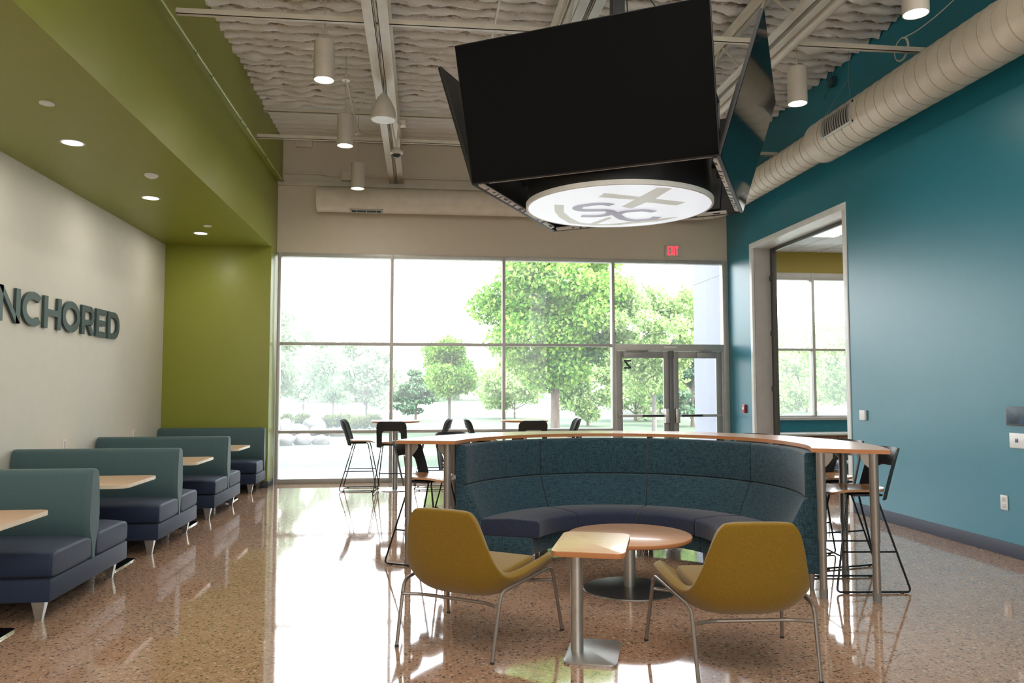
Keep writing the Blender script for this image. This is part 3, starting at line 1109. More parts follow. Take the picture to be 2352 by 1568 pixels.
# ------------------------------------------------------------------ cylinder pendants
def pendant(name, x, y, zb, label, canopy=5.37, power=10):
    t = thing(name, label, 'pendant light', (x, y, zb), 0, 'cylinder pendants')
    h = 0.385
    bm = B(); lathe(bm, [(0.0, h), (0.092, h), (0.1, h - .006), (0.1, 0.0), (0.094, 0.0), (0.092, 0.05), (0.088, h - .03), (0, h - .03)], n=36)
    obj('cylinder_shade', bm, M['pendant'], t)
    bm = B(); lathe(bm, [(0, 0.045), (0.089, 0.045), (0.089, 0.05), (0, 0.05)], n=28)
    obj('lamp_lens', bm, M['glow'], t)
    bm = B(); cyl(bm, (0, 0, h), (0, 0, 5.74 - zb), 0.0055, n=8)
    obj('stem', bm, M['pendant'], t)
    if canopy:
        bm = B(); lathe(bm, [(0, canopy - zb), (.055, canopy - zb), (.055, canopy + .012 - zb), (.03, canopy + .03 - zb), (.03, canopy + .07 - zb), (0, canopy + .07 - zb)], n=24)
        obj('canopy', bm, M['joist'], t)
    area('pendant_lamp', (x, y, zb - 0.01), 0.15, power)
    return t


pendant('pendant_light', -0.97, 7.6, 4.55, 'large beige cylinder pendant nearest the camera on the left', None)
pendant('pendant_light', -0.965, 9.65, 4.545, 'beige cylinder pendant in the middle of the left row', 5.37)
pendant('pendant_light', -0.965, 11.55, 4.50, 'smallest beige cylinder pendant, in front of the back wall', 5.32)
pendant('pendant_light', 3.90, 7.6, 4.52, 'beige cylinder pendant right of the screens against the ceiling', None)
pendant('pendant_light', 3.90, 5.63, 4.52, 'beige cylinder pendant cut by the top of the picture over the duct', None)
bm = B(); tube(bm, [(-0.965, 9.65, 5.40), (-0.965, 11.55, 5.35)], 0.014, n=8); box(bm, -.985, -.945, 10.4, 10.44, 5.36, 5.40, .004)
tag(obj('ceiling_conduit', bm, M['joist']), 'white conduit joining the round canopies of two left pendants', 'conduit')

t = thing('bell_pendant', 'bell-shaped warm grey pendant with a flat white underside', 'pendant speaker', (-0.46, 8.87, 4.62))
bm = B(); lathe(bm, [(0, .0), (.135, .0), (.147, .006), (.150, .02), (.146, .06), (.130, .13), (.100, .20), (.065, .26), (.03, .30), (.015, .315), (0, .315)], n=40)
obj('shell', bm, M['pendant'], t)
bm = B(); lathe(bm, [(0, -.004), (.132, -.004), (.135, .001), (0, .001)], n=40); obj('front_grille', bm, M['white'], t)
bm = B(); tube(bm, [(0, 0, .31), (0.0, -.02, .5), (.01, -.1, 1.0)], .006, n=6); tube(bm, [(0.01, 0, .31), (0.02, -.12, .5), (.012, -.4, 1.0)], .006, n=6)
obj('suspension_cord', bm, M['steel'], t)

t = thing('dome_camera', 'small dome camera hanging from two arms below the left joist', 'security camera', (-0.345, 10.0, 4.56))
bm = B(); lathe(bm, [(0, .0), (.05, .0), (.085, .02), (.085, .045), (.06, .06), (.045, .09), (0, .09)], n=28); obj('housing', bm, M['pendant'], t)
bm = B(); lathe(bm, [(0, -.045), (.03, -.038), (.05, -.02), (.056, .002), (0, .003)], n=28); obj('dome', bm, mat('dark_dome', (.03, .03, .035), .1), t)
bm = B(); tube(bm, [(0, 0, .09), (0.03, 0.1, .42), (0.05, 0.2, .5)], .016, .05, 8); tube(bm, [(0, 0, .09), (-.07, .1, .47)], .01, n=8); box(bm, 0.02, .11, .15, .24, .44, .52, .006)
obj('bracket', bm, M['joist'], t)

# ------------------------------------------------------------------ ducts
def helix(bm, c, r, y0, y1, pitch, th):
    n = int((y1 - y0) / pitch * 26)
    pts = []
    for i in range(n + 1):
        a = 2 * PI * i / 26
        pts.append((c[0] + r * math.cos(a), y0 + (y1 - y0) * i / n, c[1] + r * math.sin(a)))
    tube(bm, pts, th, n=5)


t = thing('spiral_duct', 'cream spiral air duct running along the teal wall and narrowing halfway', 'duct', (4.95, 9.0, 4.6))
def Lc(p): return (p[0] - 4.95, p[1] - 9.0, p[2] - 4.6)
bm = B(); cyl(bm, (0, -14, 0), (0, 0.02, 0), .255, n=48); obj('wide_pipe', bm, M['duct'], t)
bm = B(); cyl(bm, (0, 0.02, 0), (0, 0.10, 0), .258, .212, n=48); cyl(bm, (0, -.22, 0), (0, -.20, 0), .26, n=48); obj('reducer', bm, M['duct'], t)
bm = B()
path = [Vector((0, 0.05, 0)), Vector((0, 3.28, 0))]
pts = [(0, 0.05, 0), (0, 2.5, 0), (0, 3.2, 0)]
for i in range(1, 13):
    a = PI / 2 * i / 12
    pts.append((-0.62 * (1 - math.cos(a)), 3.2 + 0.62 * math.sin(a), 0.04 * i / 12))
tube(bm, pts, 0.2, n=40); obj('narrow_pipe', bm, M['duct'], t)
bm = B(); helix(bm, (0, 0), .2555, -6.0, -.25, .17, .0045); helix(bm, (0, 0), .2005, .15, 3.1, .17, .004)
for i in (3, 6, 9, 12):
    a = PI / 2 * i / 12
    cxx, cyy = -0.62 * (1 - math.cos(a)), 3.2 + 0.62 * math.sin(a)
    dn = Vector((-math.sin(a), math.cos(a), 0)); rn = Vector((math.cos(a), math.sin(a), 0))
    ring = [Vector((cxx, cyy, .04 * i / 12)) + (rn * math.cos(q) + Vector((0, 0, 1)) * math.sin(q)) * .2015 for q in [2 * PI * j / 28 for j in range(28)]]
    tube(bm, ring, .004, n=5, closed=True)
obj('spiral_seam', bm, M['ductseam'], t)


def duct_grille(parent, r, a0, a1, s0, s1, axis='Y', slats=9):
    """curved register on a duct: frame, dark throat, slats following the length"""
    g = B()
    def P(a, s, rr):
        a = math.radians(a)
        return (rr * math.cos(a), s, rr * math.sin(a)) if axis == 'Y' else (s, rr * math.cos(a), rr * math.sin(a))
    def patch(bm, aa, ab, sa, sb, r0, r1, n=8):
        sec = []
        for i in range(n + 1):
            a = aa + (ab - aa) * i / n
            sec.append([P(a, sa, r0), P(a, sb, r0), P(a, sb, r1), P(a, sa, r1)])
        loft(bm, sec)
    da = (a1 - a0) * .10
    ds = (s1 - s0) * .06
    patch(g, a0, a0 + da, s0, s1, r - .01, r + .016); patch(g, a1 - da, a1, s0, s1, r - .01, r + .016)
    patch(g, a0, a1, s0, s0 + ds, r - .01, r + .016); patch(g, a0, a1, s1 - ds, s1, r - .01, r + .016)
    f = obj('grille_frame', g, M['alu'], parent)
    g = B(); patch(g, a0 + da * .8, a1 - da * .8, s0 + ds * .8, s1 - ds * .8, r - .004, r + .002); obj('throat', g, M['grille'], f)
    g = B()
    for k in range(slats):
        q = s0 + ds + (s1 - s0 - 2 * ds) * (k + .5) / slats
        patch(g, a0 + da, a1 - da, q - .004, q + .004, r - .002, r + .014)
    obj('slat', g, M['alu'], f).name = 'slats'
    return f


duct_grille(t, .255, 150, 206, -1.05, -0.40, 'Y', 11)
bm = B(); tube(bm, [(0, -.62, .95), (-.02, -.62, .55), (-.17, -.35, .2)], .002, n=4); tube(bm, [(-.02, -.62, .55), (-.17, -.9, .2)], .002, n=4)
obj('hanger_wire', bm, M['steel'], t)

t = thing('round_duct', 'plain cream round duct along the back wall above the glazing', 'duct', (0, 12.85, 4.64))
bm = B(); cyl(bm, (-1.71, 0, 0), (4.36, 0, 0), .2, n=48); obj('pipe', bm, M['duct'], t)
bm = B(); cyl(bm, (-1.715, 0, 0), (-1.69, 0, 0), .204, n=48)
cyl(bm, (0.0, 0, 0), (0.006, 0, 0), .2025, n=48); cyl(bm, (2.1, 0, 0), (2.106, 0, 0), .2025, n=48); obj('seam_band', bm, M['duct'], t)
duct_grille(t, .2, 238, 266, -1.19, -.65, 'X', 3)

t = thing('coiled_cable', 'pale cable coiled in a loop above the duct by the teal wall', 'cable', (5.1, 7.65, 5.18))
bm = B()
for k in range(3):
    ring = [(.0 + .004 * k, (.115 + .004 * k) * math.cos(q) - .02, (.115 + .004 * k) * math.sin(q)) for q in [2 * PI * j / 32 for j in range(32)]]
    tube(bm, ring, .006, n=6, closed=True)
tube(bm, [(0, -.05, .11), (0.02, -.25, .09), (.05, -.55, .12), (.1, -.8, .2)], .006, .1, 6)
obj('loop', bm, M['joist'], t)
bm = B(); box(bm, 5.29, 5.36, 9.38, 9.5, 5.5, 5.62, .01); tube(bm, [(5.32, 9.44, 5.6), (5.30, 9.4, 5.68)], .008, n=6); tube(bm, [(5.32, 9.48, 5.5), (5.31, 9.62, 5.42), (5.33, 9.6, 5.38)], .004, n=5)
tag(obj('wiring_box', bm, mat('dark_teal_box', (.02, .06, .07), .5)), 'small dark wiring box at the top of the teal wall', 'wiring box')

# ------------------------------------------------------------------ soffit fittings
def downlight(x, y, label, power=8):
    t = thing('recessed_downlight', label, 'ceiling light', (x, y, 3.81), 0, 'downlights in the green soffit')
    bm = B(); lathe(bm, [(.088, 0), (.105, 0), (.107, -.004), (.088, -.006), (.088, 0)], n=32); obj('trim_ring', bm, M['white'], t)
    bm = B(); lathe(bm, [(0, -.002), (.089, -.002), (.089, -.0005), (0, -.0005)], n=32); obj('lamp_lens', bm, M['glow'], t)
    area('downlight_lamp', (x, y, 3.795), 0.14, power)
downlight(-3.22, 7.48, 'round downlight nearest the camera in the green soffit')
downlight(-3.22, 9.57, 'round downlight in the middle of the green soffit, by the domed sensor')
downlight(-3.22, 11.68, 'round downlight farthest along the green soffit')
area('downlight_lamp', (-3.22, 5.4, 3.795), 0.14, 12)
area('downlight_lamp', (-3.22, 3.3, 3.795), 0.14, 12)
for (x, y, lb) in ((-2.98, 6.45, 'flat white cover disc nearest the camera on the green soffit'), (-2.98, 11.13, 'small flat white cover disc at the far end of the green soffit')):
    bm = B(); lathe(bm, [(0, 0), (.055, 0), (.055, -.010), (.045, -.014), (0, -.014)], (x, y, 3.81), 28)
    tag(obj('cover_disc', bm, M['white']), lb, 'ceiling cover')
bm = B(); lathe(bm, [(0, 0), (.07, 0), (.068, -.012), (.045, -.032), (.02, -.042), (0, -.044)], (-2.87, 8.53, 3.81), 28)
tag(obj('ceiling_sensor', bm, M['white']), 'white domed sensor on the green soffit', 'sensor')

# ------------------------------------------------------------------ wall letters
def ringsec(bm, cy_, cz_, ry, rz, s, a0, a1, d, n=28):
    sec = []
    for i in range(n + 1):
        a = math.radians(a0 + (a1 - a0) * i / n)
        c_, s_ = math.cos(a), math.sin(a)
        o_ = (cy_ + ry * c_, cz_ + rz * s_); i_ = (cy_ + (ry - s) * c_, cz_ + (rz - s) * s_)
        sec.append([(0, o_[0], o_[1]), (d, o_[0], o_[1]), (d, i_[0], i_[1]), (0, i_[0], i_[1])])
    if abs(a1 - a0) >= 359.9:
        loft(bm, sec[:-1], caps=False)
        # close the loop
        loft(bm, [sec[-2], sec[0]], caps=False)
    else:
        loft(bm, sec)


def poly(bm, pts, d):
    a = [bm.verts.new((0, p[0], p[1])) for p in pts]; b = [bm.verts.new((d, p[0], p[1])) for p in pts]
    bm.faces.new(a[::-1]); bm.faces.new(b)
    for i in range(len(pts)):
        j = (i + 1) % len(pts); bm.faces.new((a[i], a[j], b[j], b[i]))


def rect(bm, y0, y1, z0, z1, d): poly(bm, [(y0, z0), (y1, z0), (y1, z1), (y0, z1)], d)


LH, LS, LD = 0.345, 0.084, 0.028
def glyph(ch, w_):
    bm = B()
    if ch == 'N':
        rect(bm, 0, LS, 0, LH, LD); rect(bm, w_ - LS, w_, 0, LH, LD)
        poly(bm, [(0, LH), (LS * .95, LH), (w_, 0), (w_ - LS * .95, 0)], LD)
    elif ch == 'C':
        ringsec(bm, w_ * .56, LH / 2, w_ * .56, LH / 2 + .006, LS * .95, 48, 312, LD)
    elif ch == 'H':
        rect(bm, 0, LS, 0, LH, LD); rect(bm, w_ - LS, w_, 0, LH, LD); rect(bm, LS, w_ - LS, LH / 2 - LS * .42, LH / 2 + LS * .42, LD)
    elif ch == 'O':
        ringsec(bm, w_ / 2, LH / 2, w_ / 2, LH / 2 + .006, LS * .95, 0, 360, LD)
    elif ch == 'R':
        rect(bm, 0, LS, 0, LH, LD)
        rr = LH * .34
        rect(bm, LS, w_ - rr, LH - LS * .82, LH, LD); rect(bm, LS, w_ - rr, LH - 2 * rr, LH - 2 * rr + LS * .82, LD)
        ringsec(bm, w_ - rr - .01, LH - rr, rr, rr, LS * .85, -90, 90, LD)
        poly(bm, [(w_ * .45, LH - 2 * rr + .01), (w_ * .45 + LS * 1.1, LH - 2 * rr + .01), (w_, 0), (w_ - LS * 1.15, 0)], LD)
    elif ch == 'E':
        rect(bm, 0, LS, 0, LH, LD)
        for z in (0, LH / 2 - LS * .38, LH - LS * .8): rect(bm, LS, w_ * (1.0 if z != LH / 2 - LS * .38 else .92), z, z + LS * .8, LD)
    elif ch == 'D':
        rect(bm, 0, LS, 0, LH, LD)
        rz = LH / 2
        rect(bm, LS, w_ - rz, 0, LS * .82, LD); rect(bm, LS, w_ - rz, LH - LS * .82, LH, LD)
        ringsec(bm, w_ - rz, rz, rz, rz, LS * .9, -90, 90, LD)
    return bm


for ch, ya, yb, lb in (('N', 7.84, 8.25, 'dark slate wall letter N, cut by the left edge'), ('C', 8.29, 8.70, 'dark slate wall letter C'),
                       ('H', 8.745, 9.14, 'dark slate wall letter H'), ('O', 9.17, 9.62, 'dark slate wall letter O'),
                       ('R', 9.67, 10.03, 'dark slate wall letter R'), ('E', 10.08, 10.39, 'dark slate wall letter E'), ('D', 10.44, 10.82, 'dark slate wall letter D, last of the word')):
    o = obj('wall_letter', glyph(ch, yb - ya), M['letters'], loc=(XL + .004, ya, 2.19))
    tag(o, lb, 'letter', 'raised letters on the cream wall')

# ------------------------------------------------------------------ wall devices
def plate(name, label, cat, y, z, w_, h_, d, material, x=XR, s=-1, bev=.004):
    t = thing(name, label, cat, (x, y, z))
    bm = B(); box(bm, min(0, s * d), max(0, s * d), -w_ / 2, w_ / 2, -h_ / 2, h_ / 2, bev)
    obj('face_plate', bm, material, t)
    return t
t = plate('wall_thermostat', 'small white box on the teal wall right of the opening', 'thermostat', 8.97, 1.215, .115, .125, .03, M['white'], bev=.008)
t = plate('touch_panel', 'dark touch display cut by the right edge of the picture', 'control panel', 6.42, 1.285, .40, .17, .02, M['tvblack'])
bm = B(); box(bm, -.0215, -.02, -.185, .185, -.07, .07); obj('display', bm, mat('display_glass', (.02, .05, .09), .1, var=.5, scale=9), t)
t = plate('switch_plate', 'white switch and control plate under the dark display', 'switch plate', 6.42, 1.065, .36, .135, .01, M['white'])
bm = B(); box(bm, -.013, -.01, .075, .11, -.015, .02, .002); obj('blue_button', bm, mat('blue_button', (.03, .06, .2), .3), t)
for k in range(3):
    bm = B(); box(bm, -.014, -.01, -.13 + k * .062, -.09 + k * .062, -.04, .04, .002); obj('switch', bm, M['whitetrim'], t)
t = plate('wall_outlet', 'white power outlet low on the teal wall', 'outlet', 6.70, .485, .085, .135, .01, M['white'])
for dz in (-.03, .03):
    bm = B(); box(bm, -.012, -.01, -.022, .022, dz - .02, dz + .02, .002); obj('socket', bm, mat('socket_grey', (.55, .54, .52), .4), t)
t = plate('fire_alarm_pull', 'small red fire alarm pull between the doors and the tall opening', 'fire alarm', 12.48, 1.21, .09, .14, .04, M['alarm'])
bm = B(); box(bm, -.046, -.04, -.03, .03, -.015, .025, .003); obj('pull_handle', bm, M['white'], t)
for (y, lb) in ((9.38, 'white outlet on the cream wall above the second booth'), (11.54, 'white outlet on the cream wall above the third booth')):
    t = plate('wall_outlet', lb, 'outlet', y, .905, .085, .13, .01, M['white'], XL, 1)
    bm = B(); box(bm, .01, .012, -.022, .022, -.045, .045, .002); obj('socket', bm, mat('socket_grey', (.55, .54, .52), .4), t)

t = thing('exit_sign', 'red lit exit sign over the double doors', 'exit sign', (4.355, 13.11, 3.955))
bm = B(); box(bm, -.14, .14, -.02, .04, -.10, .10, .015, 3); obj('housing', bm, mat('clear_sign_plate', (.62, .57, .52), .2), t)
bm = B()
def ebox(x0, x1, z0, z1): box(bm, x0, x1, -.024, -.019, z0, z1)
hh = .078
x = -.095
ebox(x, x + .014, -hh, hh); ebox(x, x + .04, hh - .02, hh); ebox(x, x + .036, -.009, .009); ebox(x, x + .04, -hh, -hh + .02)
x = -.045
for sgn in (1, -1):
    vs = [(x, sgn * hh), (x + .016, sgn * hh), (x + .052, -sgn * hh), (x + .036, -sgn * hh)]
    a = [bm.verts.new((p[0], -.024, p[1])) for p in vs]; b_ = [bm.verts.new((p[0], -.019, p[1])) for p in vs]
    bm.faces.new(a); bm.faces.new(b_[::-1])
    for i in range(4): bm.faces.new((a[i], a[(i + 1) % 4], b_[(i + 1) % 4], b_[i]))
x = .018; ebox(x, x + .015, -hh, hh)
x = .044; ebox(x, x + .052, hh - .02, hh); ebox(x + .018, x + .034, -hh, hh)
obj('exit_text', bm, M['exitred'], t)

# ================================================================== HANGING SCREENS
TA, TB, TC, TD = (Vector(p) for p in ((0.346, 5.523, 3), (1.863, 4.645, 3), (2.66, 6.171, 3), (1.21, 7.115, 3)))
TW, TH, TILT = 1.73, 0.955, 0.30
for (P0, P1, lb) in ((TA, TB, 'large black screen facing the camera on the hanging cluster'), (TB, TC, 'black screen on the right side of the hanging cluster, mirroring the duct'),
                     (TC, TD, 'black screen at the back of the hanging cluster'), (TD, TA, 'black screen on the left side of the hanging cluster')):
    e = (P1 - P0).normalized()
    mid = (P0 + P1) / 2
    t = thing('television', lb, 'television', mid, math.atan2(e.y, e.x), 'televisions on the hanging frame')
    t.rotation_euler = (TILT, 0, math.atan2(e.y, e.x))
    L_ = (P1 - P0).length / 2 - .004
    bm = B(); box(bm, -L_, L_, .003, .028, 0, TH, .003); box(bm, -L_ * .8, L_ * .8, .027, .065, 0.03, TH * .52, .012)
    obj('housing', bm, M['tvblack'], t)
    bm = B(); box(bm, -L_ + .006, L_ - .006, 0, .004, .012, TH - .006); obj('screen', bm, M['screen'], t)
    bm = B(); box(bm, -L_ * .86, L_ * .94, .028, .062, -.004, .012, .002); obj('port_strip', bm, M['white'], t)
    bm = B()
    rnd = random.Random(5)
    x = -L_ * .8
    while x < L_ * .85:
        w_ = rnd.choice((.02, .03, .06)); box(bm, x, x + w_, .030 + rnd.choice((0, .012)), .060, -.006, -.003); x += w_ + rnd.choice((.05, .09, .14))
    obj('ports', bm, M['grille'], t)
    bm = B(); box(bm, -.2, -.15, .06, .16, .25, .7, .004); box(bm, .15, .2, .06, .16, .25, .7, .004); obj('wall_bracket', bm, M['tvblack'], t)

t = thing('hanging_frame', 'black steel frame and ceiling pole carrying the four screens', 'mounting frame', (1.52, 5.86, 3.3))
bm = B(); box(bm, -.05, .05, -.05, .05, 0, 1.68, .004); box(bm, -.15, .15, -.15, .15, 1.68, 1.698, .004)
obj('ceiling_pole', bm, M['tvblack'], t)
cc = [(p - Vector((1.52, 5.86, 3))) * .80 for p in (TA, TB, TC, TD)]
for z in (.08, .62):
    bm = B()
    for i in range(4):
        a, b_ = cc[i], cc[(i + 1) % 4]
        tube(bm, [(a.x, a.y, z), (b_.x, b_.y, z)], .018, n=6)
    for a in cc: tube(bm, [(0, 0, z), (a.x, a.y, z)], .016, n=6)
    obj('frame_ring', bm, M['tvblack'], t)
for a in cc:
    bm = B(); cyl(bm, (a.x, a.y, -.02), (a.x, a.y, .66), .018, n=8); obj('post', bm, M['tvblack'], t)
bm = B(); tube(bm, [(.52, -.2, .1), (.6, -.1, .3), (.5, 0, .5), (.1, 0, .7), (.07, 0, 1.6)], .006, .2, 6); tube(bm, [(.3, -.1, 1.2), (.15, .0, 1.5), (.07, .05, 1.65)], .005, .1, 6)
obj('cable', bm, M['grille'], t)

t = thing('round_lightbox', 'round white backlit sign under the screens with an X and interlocking letters', 'lightbox sign', (1.50, 5.80, 2.93))
bm = B(); lathe(bm, [(0, .0), (.70, .0), (.712, .004), (.712, .028), (.700, .030), (.700, .33), (0, .33)], n=72); obj('drum', bm, M['tvblack'], t)
bm = B(); lathe(bm, [(.697, -.004), (.714, -.004), (.716, .03), (.712, .03), (.700, .0), (.697, -.004)], n=72); obj('rim', bm, M['whitetrim'], t)
bm = B(); lathe(bm, [(0, -.003), (.698, -.003), (.698, .001), (0, .001)], n=72); obj('lit_face', bm, M['lightbox'], t)
def shp(bm, pts, z=-.005, off=(.02, .06)):
    prism(bm, [(p[0] + off[0], p[1] + off[1]) for p in pts], z, z + .0015)
bm = B(); shp(bm, [(-0.238, -0.505), (0.045, -0.426), (0.092, -0.694), (0.2, -0.688), (0.17, -0.382), (0.426, -0.308), (0.394, -0.204), (0.14, -0.276), (0.079, -0.067), (-0.011, -0.12), (0.032, -0.344), (-0.253, -0.386)])
obj('x_mark', bm, M['xgrey'], t)
bm = B(); shp(bm, [(-0.533, -0.118), (-0.457, -0.108), (-0.415, 0.12), (-0.323, 0.318), (-0.208, 0.489), (-0.12, 0.517), (-0.019, 0.248), (0.013, 0.28), (-0.063, 0.535), (0.046, 0.518), (0.458, 0.23), (0.54, 0.185), (0.418, 0.362), (0.142, 0.526), (-0.091, 0.585), (-0.297, 0.517), (-0.423, 0.293), (-0.493, 0.095)])
obj('swoosh_mark', bm, M['xgrey'], t)
def ribbon(bm, pts, wd, z=-.007):
    p3 = fillet([(p[0], p[1] + .06, z) for p in pts], .05, 4)
    L1, L2 = [], []
    for i, p in enumerate(p3):
        d = (p3[min(i + 1, len(p3) - 1)] - p3[max(i - 1, 0)]).normalized()
        nrm = Vector((-d.y, d.x, 0)) * wd / 2
        L1.append(p + nrm); L2.append(p - nrm)
    for i in range(len(p3) - 1):
        q = [bm.verts.new(v) for v in (L1[i], L1[i + 1], L2[i + 1], L2[i])]
        q2 = [bm.verts.new(v + Vector((0, 0, .001))) for v in (L1[i], L1[i + 1], L2[i + 1], L2[i])]
        bm.faces.new(q); bm.faces.new(q2[::-1])
bm = B()
ribbon(bm, [(-0.078, -0.167), (-0.137, -0.197), (-0.222, -0.181), (-0.316, -0.099), (-0.326, -0.035), (-0.282, 0.034), (-0.06, 0.0), (0.013, 0.108), (0.123, 0.288), (0.23, 0.352), (0.373, 0.285), (0.384, 0.187)], .075)
ribbon(bm, [(-0.235, 0.222), (-0.117, 0.219), (-0.035, 0.165), (-0.026, 0.045)], .07, -.0085)
ribbon(bm, [(0.303, 0.001), (0.221, -0.042), (0.149, -0.024), (0.063, 0.028), (0.029, 0.106)], .07, -.0100)
obj('letters_mark', bm, M['lilac'], t, recalc=False)
area('lightbox_lamp', (1.50, 5.80, 2.90), 1.2, 8, (0.95, 0.97, 1.0))

# ================================================================== BOOTHS
def booth(label, cy_, double, half):
    t = thing('booth_bench', label, 'booth bench', (XL, cy_, 0), 0, 'booth benches along the cream wall')
    x0, x1 = 0.03, 1.60
    bm = B()
    if double: box(bm, x0, x1, -half, half, .135, .285, .018)
    else: box(bm, x0, x1, -half, half, .135, .285, .018)
    obj('base', bm, M['navy'], t)

    def cushion(ya, yb):
        bm = B()
        n = 10
        sec = []
        for i in range(n + 1):
            u = i / n
            x = x0 + (x1 - x0) * u
            k = 1 - abs(2 * u - 1) ** 8
            s_ = []
            zc = .455 + .02 * k
            m = (ya + yb) / 2
            hy = (yb - ya) / 2 * (0.985 + .015 * k)
            for a in [2 * PI * j / 24 for j in range(24)]:
                c_, s2 = math.cos(a), math.sin(a)
                e_ = .28
                yy = m + hy * math.copysign(abs(c_) ** e_, c_)
                zz = .287 + (zc - .287) * (.5 + .5 * math.copysign(abs(s2) ** e_, s2))
                if s2 > 0: zz -= .012 * abs(c_) ** 3
                s_.append((x, yy, zz))
            sec.append(s_)
        loft(bm, sec)
        bmesh.ops.recalc_face_normals(bm, faces=bm.faces)
        es = [e for e in bm.edges if len(e.link_faces) == 2 and e.calc_face_angle(0) > 1.2 and abs((e.verts[0].co - e.verts[1].co).x) < .01]
        bmesh.ops.bevel(bm, geom=es, offset=.02, segments=3, profile=.6, affect='EDGES', clamp_overlap=True)
        obj('seat_cushion', bm, M['navy'], t, ang=50)
    if double:
        cushion(-half, -.035); cushion(.035, half)
    else:
        cushion(-half, half - .20)
    # backrest: wedge profile swept along the bench
    bm = B()
    prof = [(-.02, .285), (-.04, .40), (-.085, .50), (-.10, .60), (-.088, .75), (-.070, .90), (-.058, .928), (-.03, .942)]
    prof = prof + [(-p[0], p[1]) for p in prof[::-1]]
    oy = 0 if double else half - .10
    sec = []
    for x, sc_ in ((x0 - .01, .9), (x0 + .0, 1), (x1 - .05, 1), (x1 - .015, .97), (x1, .86)):
        sec.append([(x, oy + p[0] * sc_, .285 + (p[1] - .285) * (1 - (1 - sc_) * .12)) for p in prof])
    loft(bm, sec)
    bk = obj('backrest', bm, M['leatherette'], t, ang=50)
    for xx in (x0 + .12, x1 - .10):
        for yy in (-half + .09, half - .09):
            bm = B()
            # flat tapered metal leg
            top = [(xx - .045, yy - .03), (xx + .045, yy - .03), (xx + .045, yy + .03), (xx - .045, yy + .03)]
            loft(bm, [[(p[0] * 1, p[1], .137) for p in top], [(xx + (p[0] - xx) * .45, yy + (p[1] - yy) * .5, 0) for p in top]])
            obj('leg', bm, M['steel'], t)
    return t


booth('back-to-back booth bench nearest the camera, cut by the left edge', 6.20, True, .68)
booth('second back-to-back booth bench from the camera', 8.27, True, .63)
booth('third back-to-back booth bench from the camera', 10.28, True, .66)
booth('single booth bench against the green end wall', 12.29, False, .36)


def booth_table(label, cy_):
    t = thing('booth_table', label, 'booth table', (XL, cy_, 0), 0, 'booth tables')
    bm = B(); prism(bm, rrect(.02, 1.585, -.385, .385, .06, 6), .71, .74, .003)
    for f in bm.faces:
        f.normal_update()
        f.material_index = 1 if abs(f.normal.z) < .4 else 0
    obj('tabletop', bm, [M['maple'], M['paleedge']], t)
    bm = B(); cyl(bm, (1.17, 0, .012), (1.17, 0, .71), .038, n=24); cyl(bm, (1.17, 0, .69), (1.17, 0, .712), .10, n=24)
    obj('column', bm, M['steel'], t)
    bm = B(); prism(bm, rrect(.90, 1.46, -.27, .27, .05), 0, .012, .003)
    obj('base_plate', bm, M['chrome'], t)
    return t


booth_table('maple booth table nearest the camera, cut by the left edge', 5.15)
booth_table('maple booth table between the first and second booth benches', 7.24)
booth_table('maple booth table between the second and third booth benches', 9.25)
booth_table('maple booth table in front of the single end booth', 11.22)

# ================================================================== CURVED SOFA
SC_ = (1.652, 6.28)
PH = -24.0
sofa = thing('curved_sofa', 'four-section curved sofa in teal tweed with navy seats facing the camera', 'sofa', (SC_[0], SC_[1], 0))
for k in range(4):
    a0, a1 = PH + 45 * k + .22, PH + 45 * (k + 1) - .22
    bm = B(); arcsweep(bm, [(1.385, .707), (1.385, 1.03), (1.40, 1.045), (1.475, 1.045), (1.485, 1.03), (1.485, .707)], a0, a1, 14, .008)
    up = obj('upper_back_pad', bm, M['tweed'], sofa)
    bm = B(); arcsweep(bm, [(1.235, .40), (1.31, .55), (1.378, .693), (1.41, .694), (1.42, .7065), (1.484, .7065), (1.484, .40)], a0, a1, 14, .008)
    obj('lower_back_pad', bm, M['tweed'], sofa)
    bm = B(); arcsweep(bm, [(.79, .13), (.79, .275), (1.484, .275), (1.484, .40), (1.485, .13)], a0, a1, 14)
    bm.free(); bm = B(); arcsweep(bm, [(.79, .13), (.79, .275), (1.484, .275), (1.484, .13)], a0, a1, 14, .008)
    obj('plinth', bm, M['tweed'], sofa)
    bm = B(); arcsweep(bm, [(.725, .277), (.725, .40), (.75, .418), (.98, .428), (1.25, .412), (1.27, .277)], a0 + .1, a1 - .1, 14, .012, 3)
    obj('seat_cushion', bm, M['sofanavy'], sofa)
    bm = B(); arcsweep(bm, [(1.27, .277), (1.24, .398), (1.484, .398), (1.484, .277)], a0, a1, 14, .004)
    obj('back_base', bm, M['tweed'], sofa)
for a in (PH + 1.2, PH + 44, PH + 46, PH + 89, PH + 91, PH + 134, PH + 136, PH + 178.8):
    ar = math.radians(a)
    for r in (.86, 1.42):
        bm = B(); cx_, cy2 = r * math.cos(ar), r * math.sin(ar)
        cyl(bm, (cx_, cy2, 0), (cx_, cy2, .132), .014, .026, 12)
        obj('leg', bm, M['silver'], sofa)

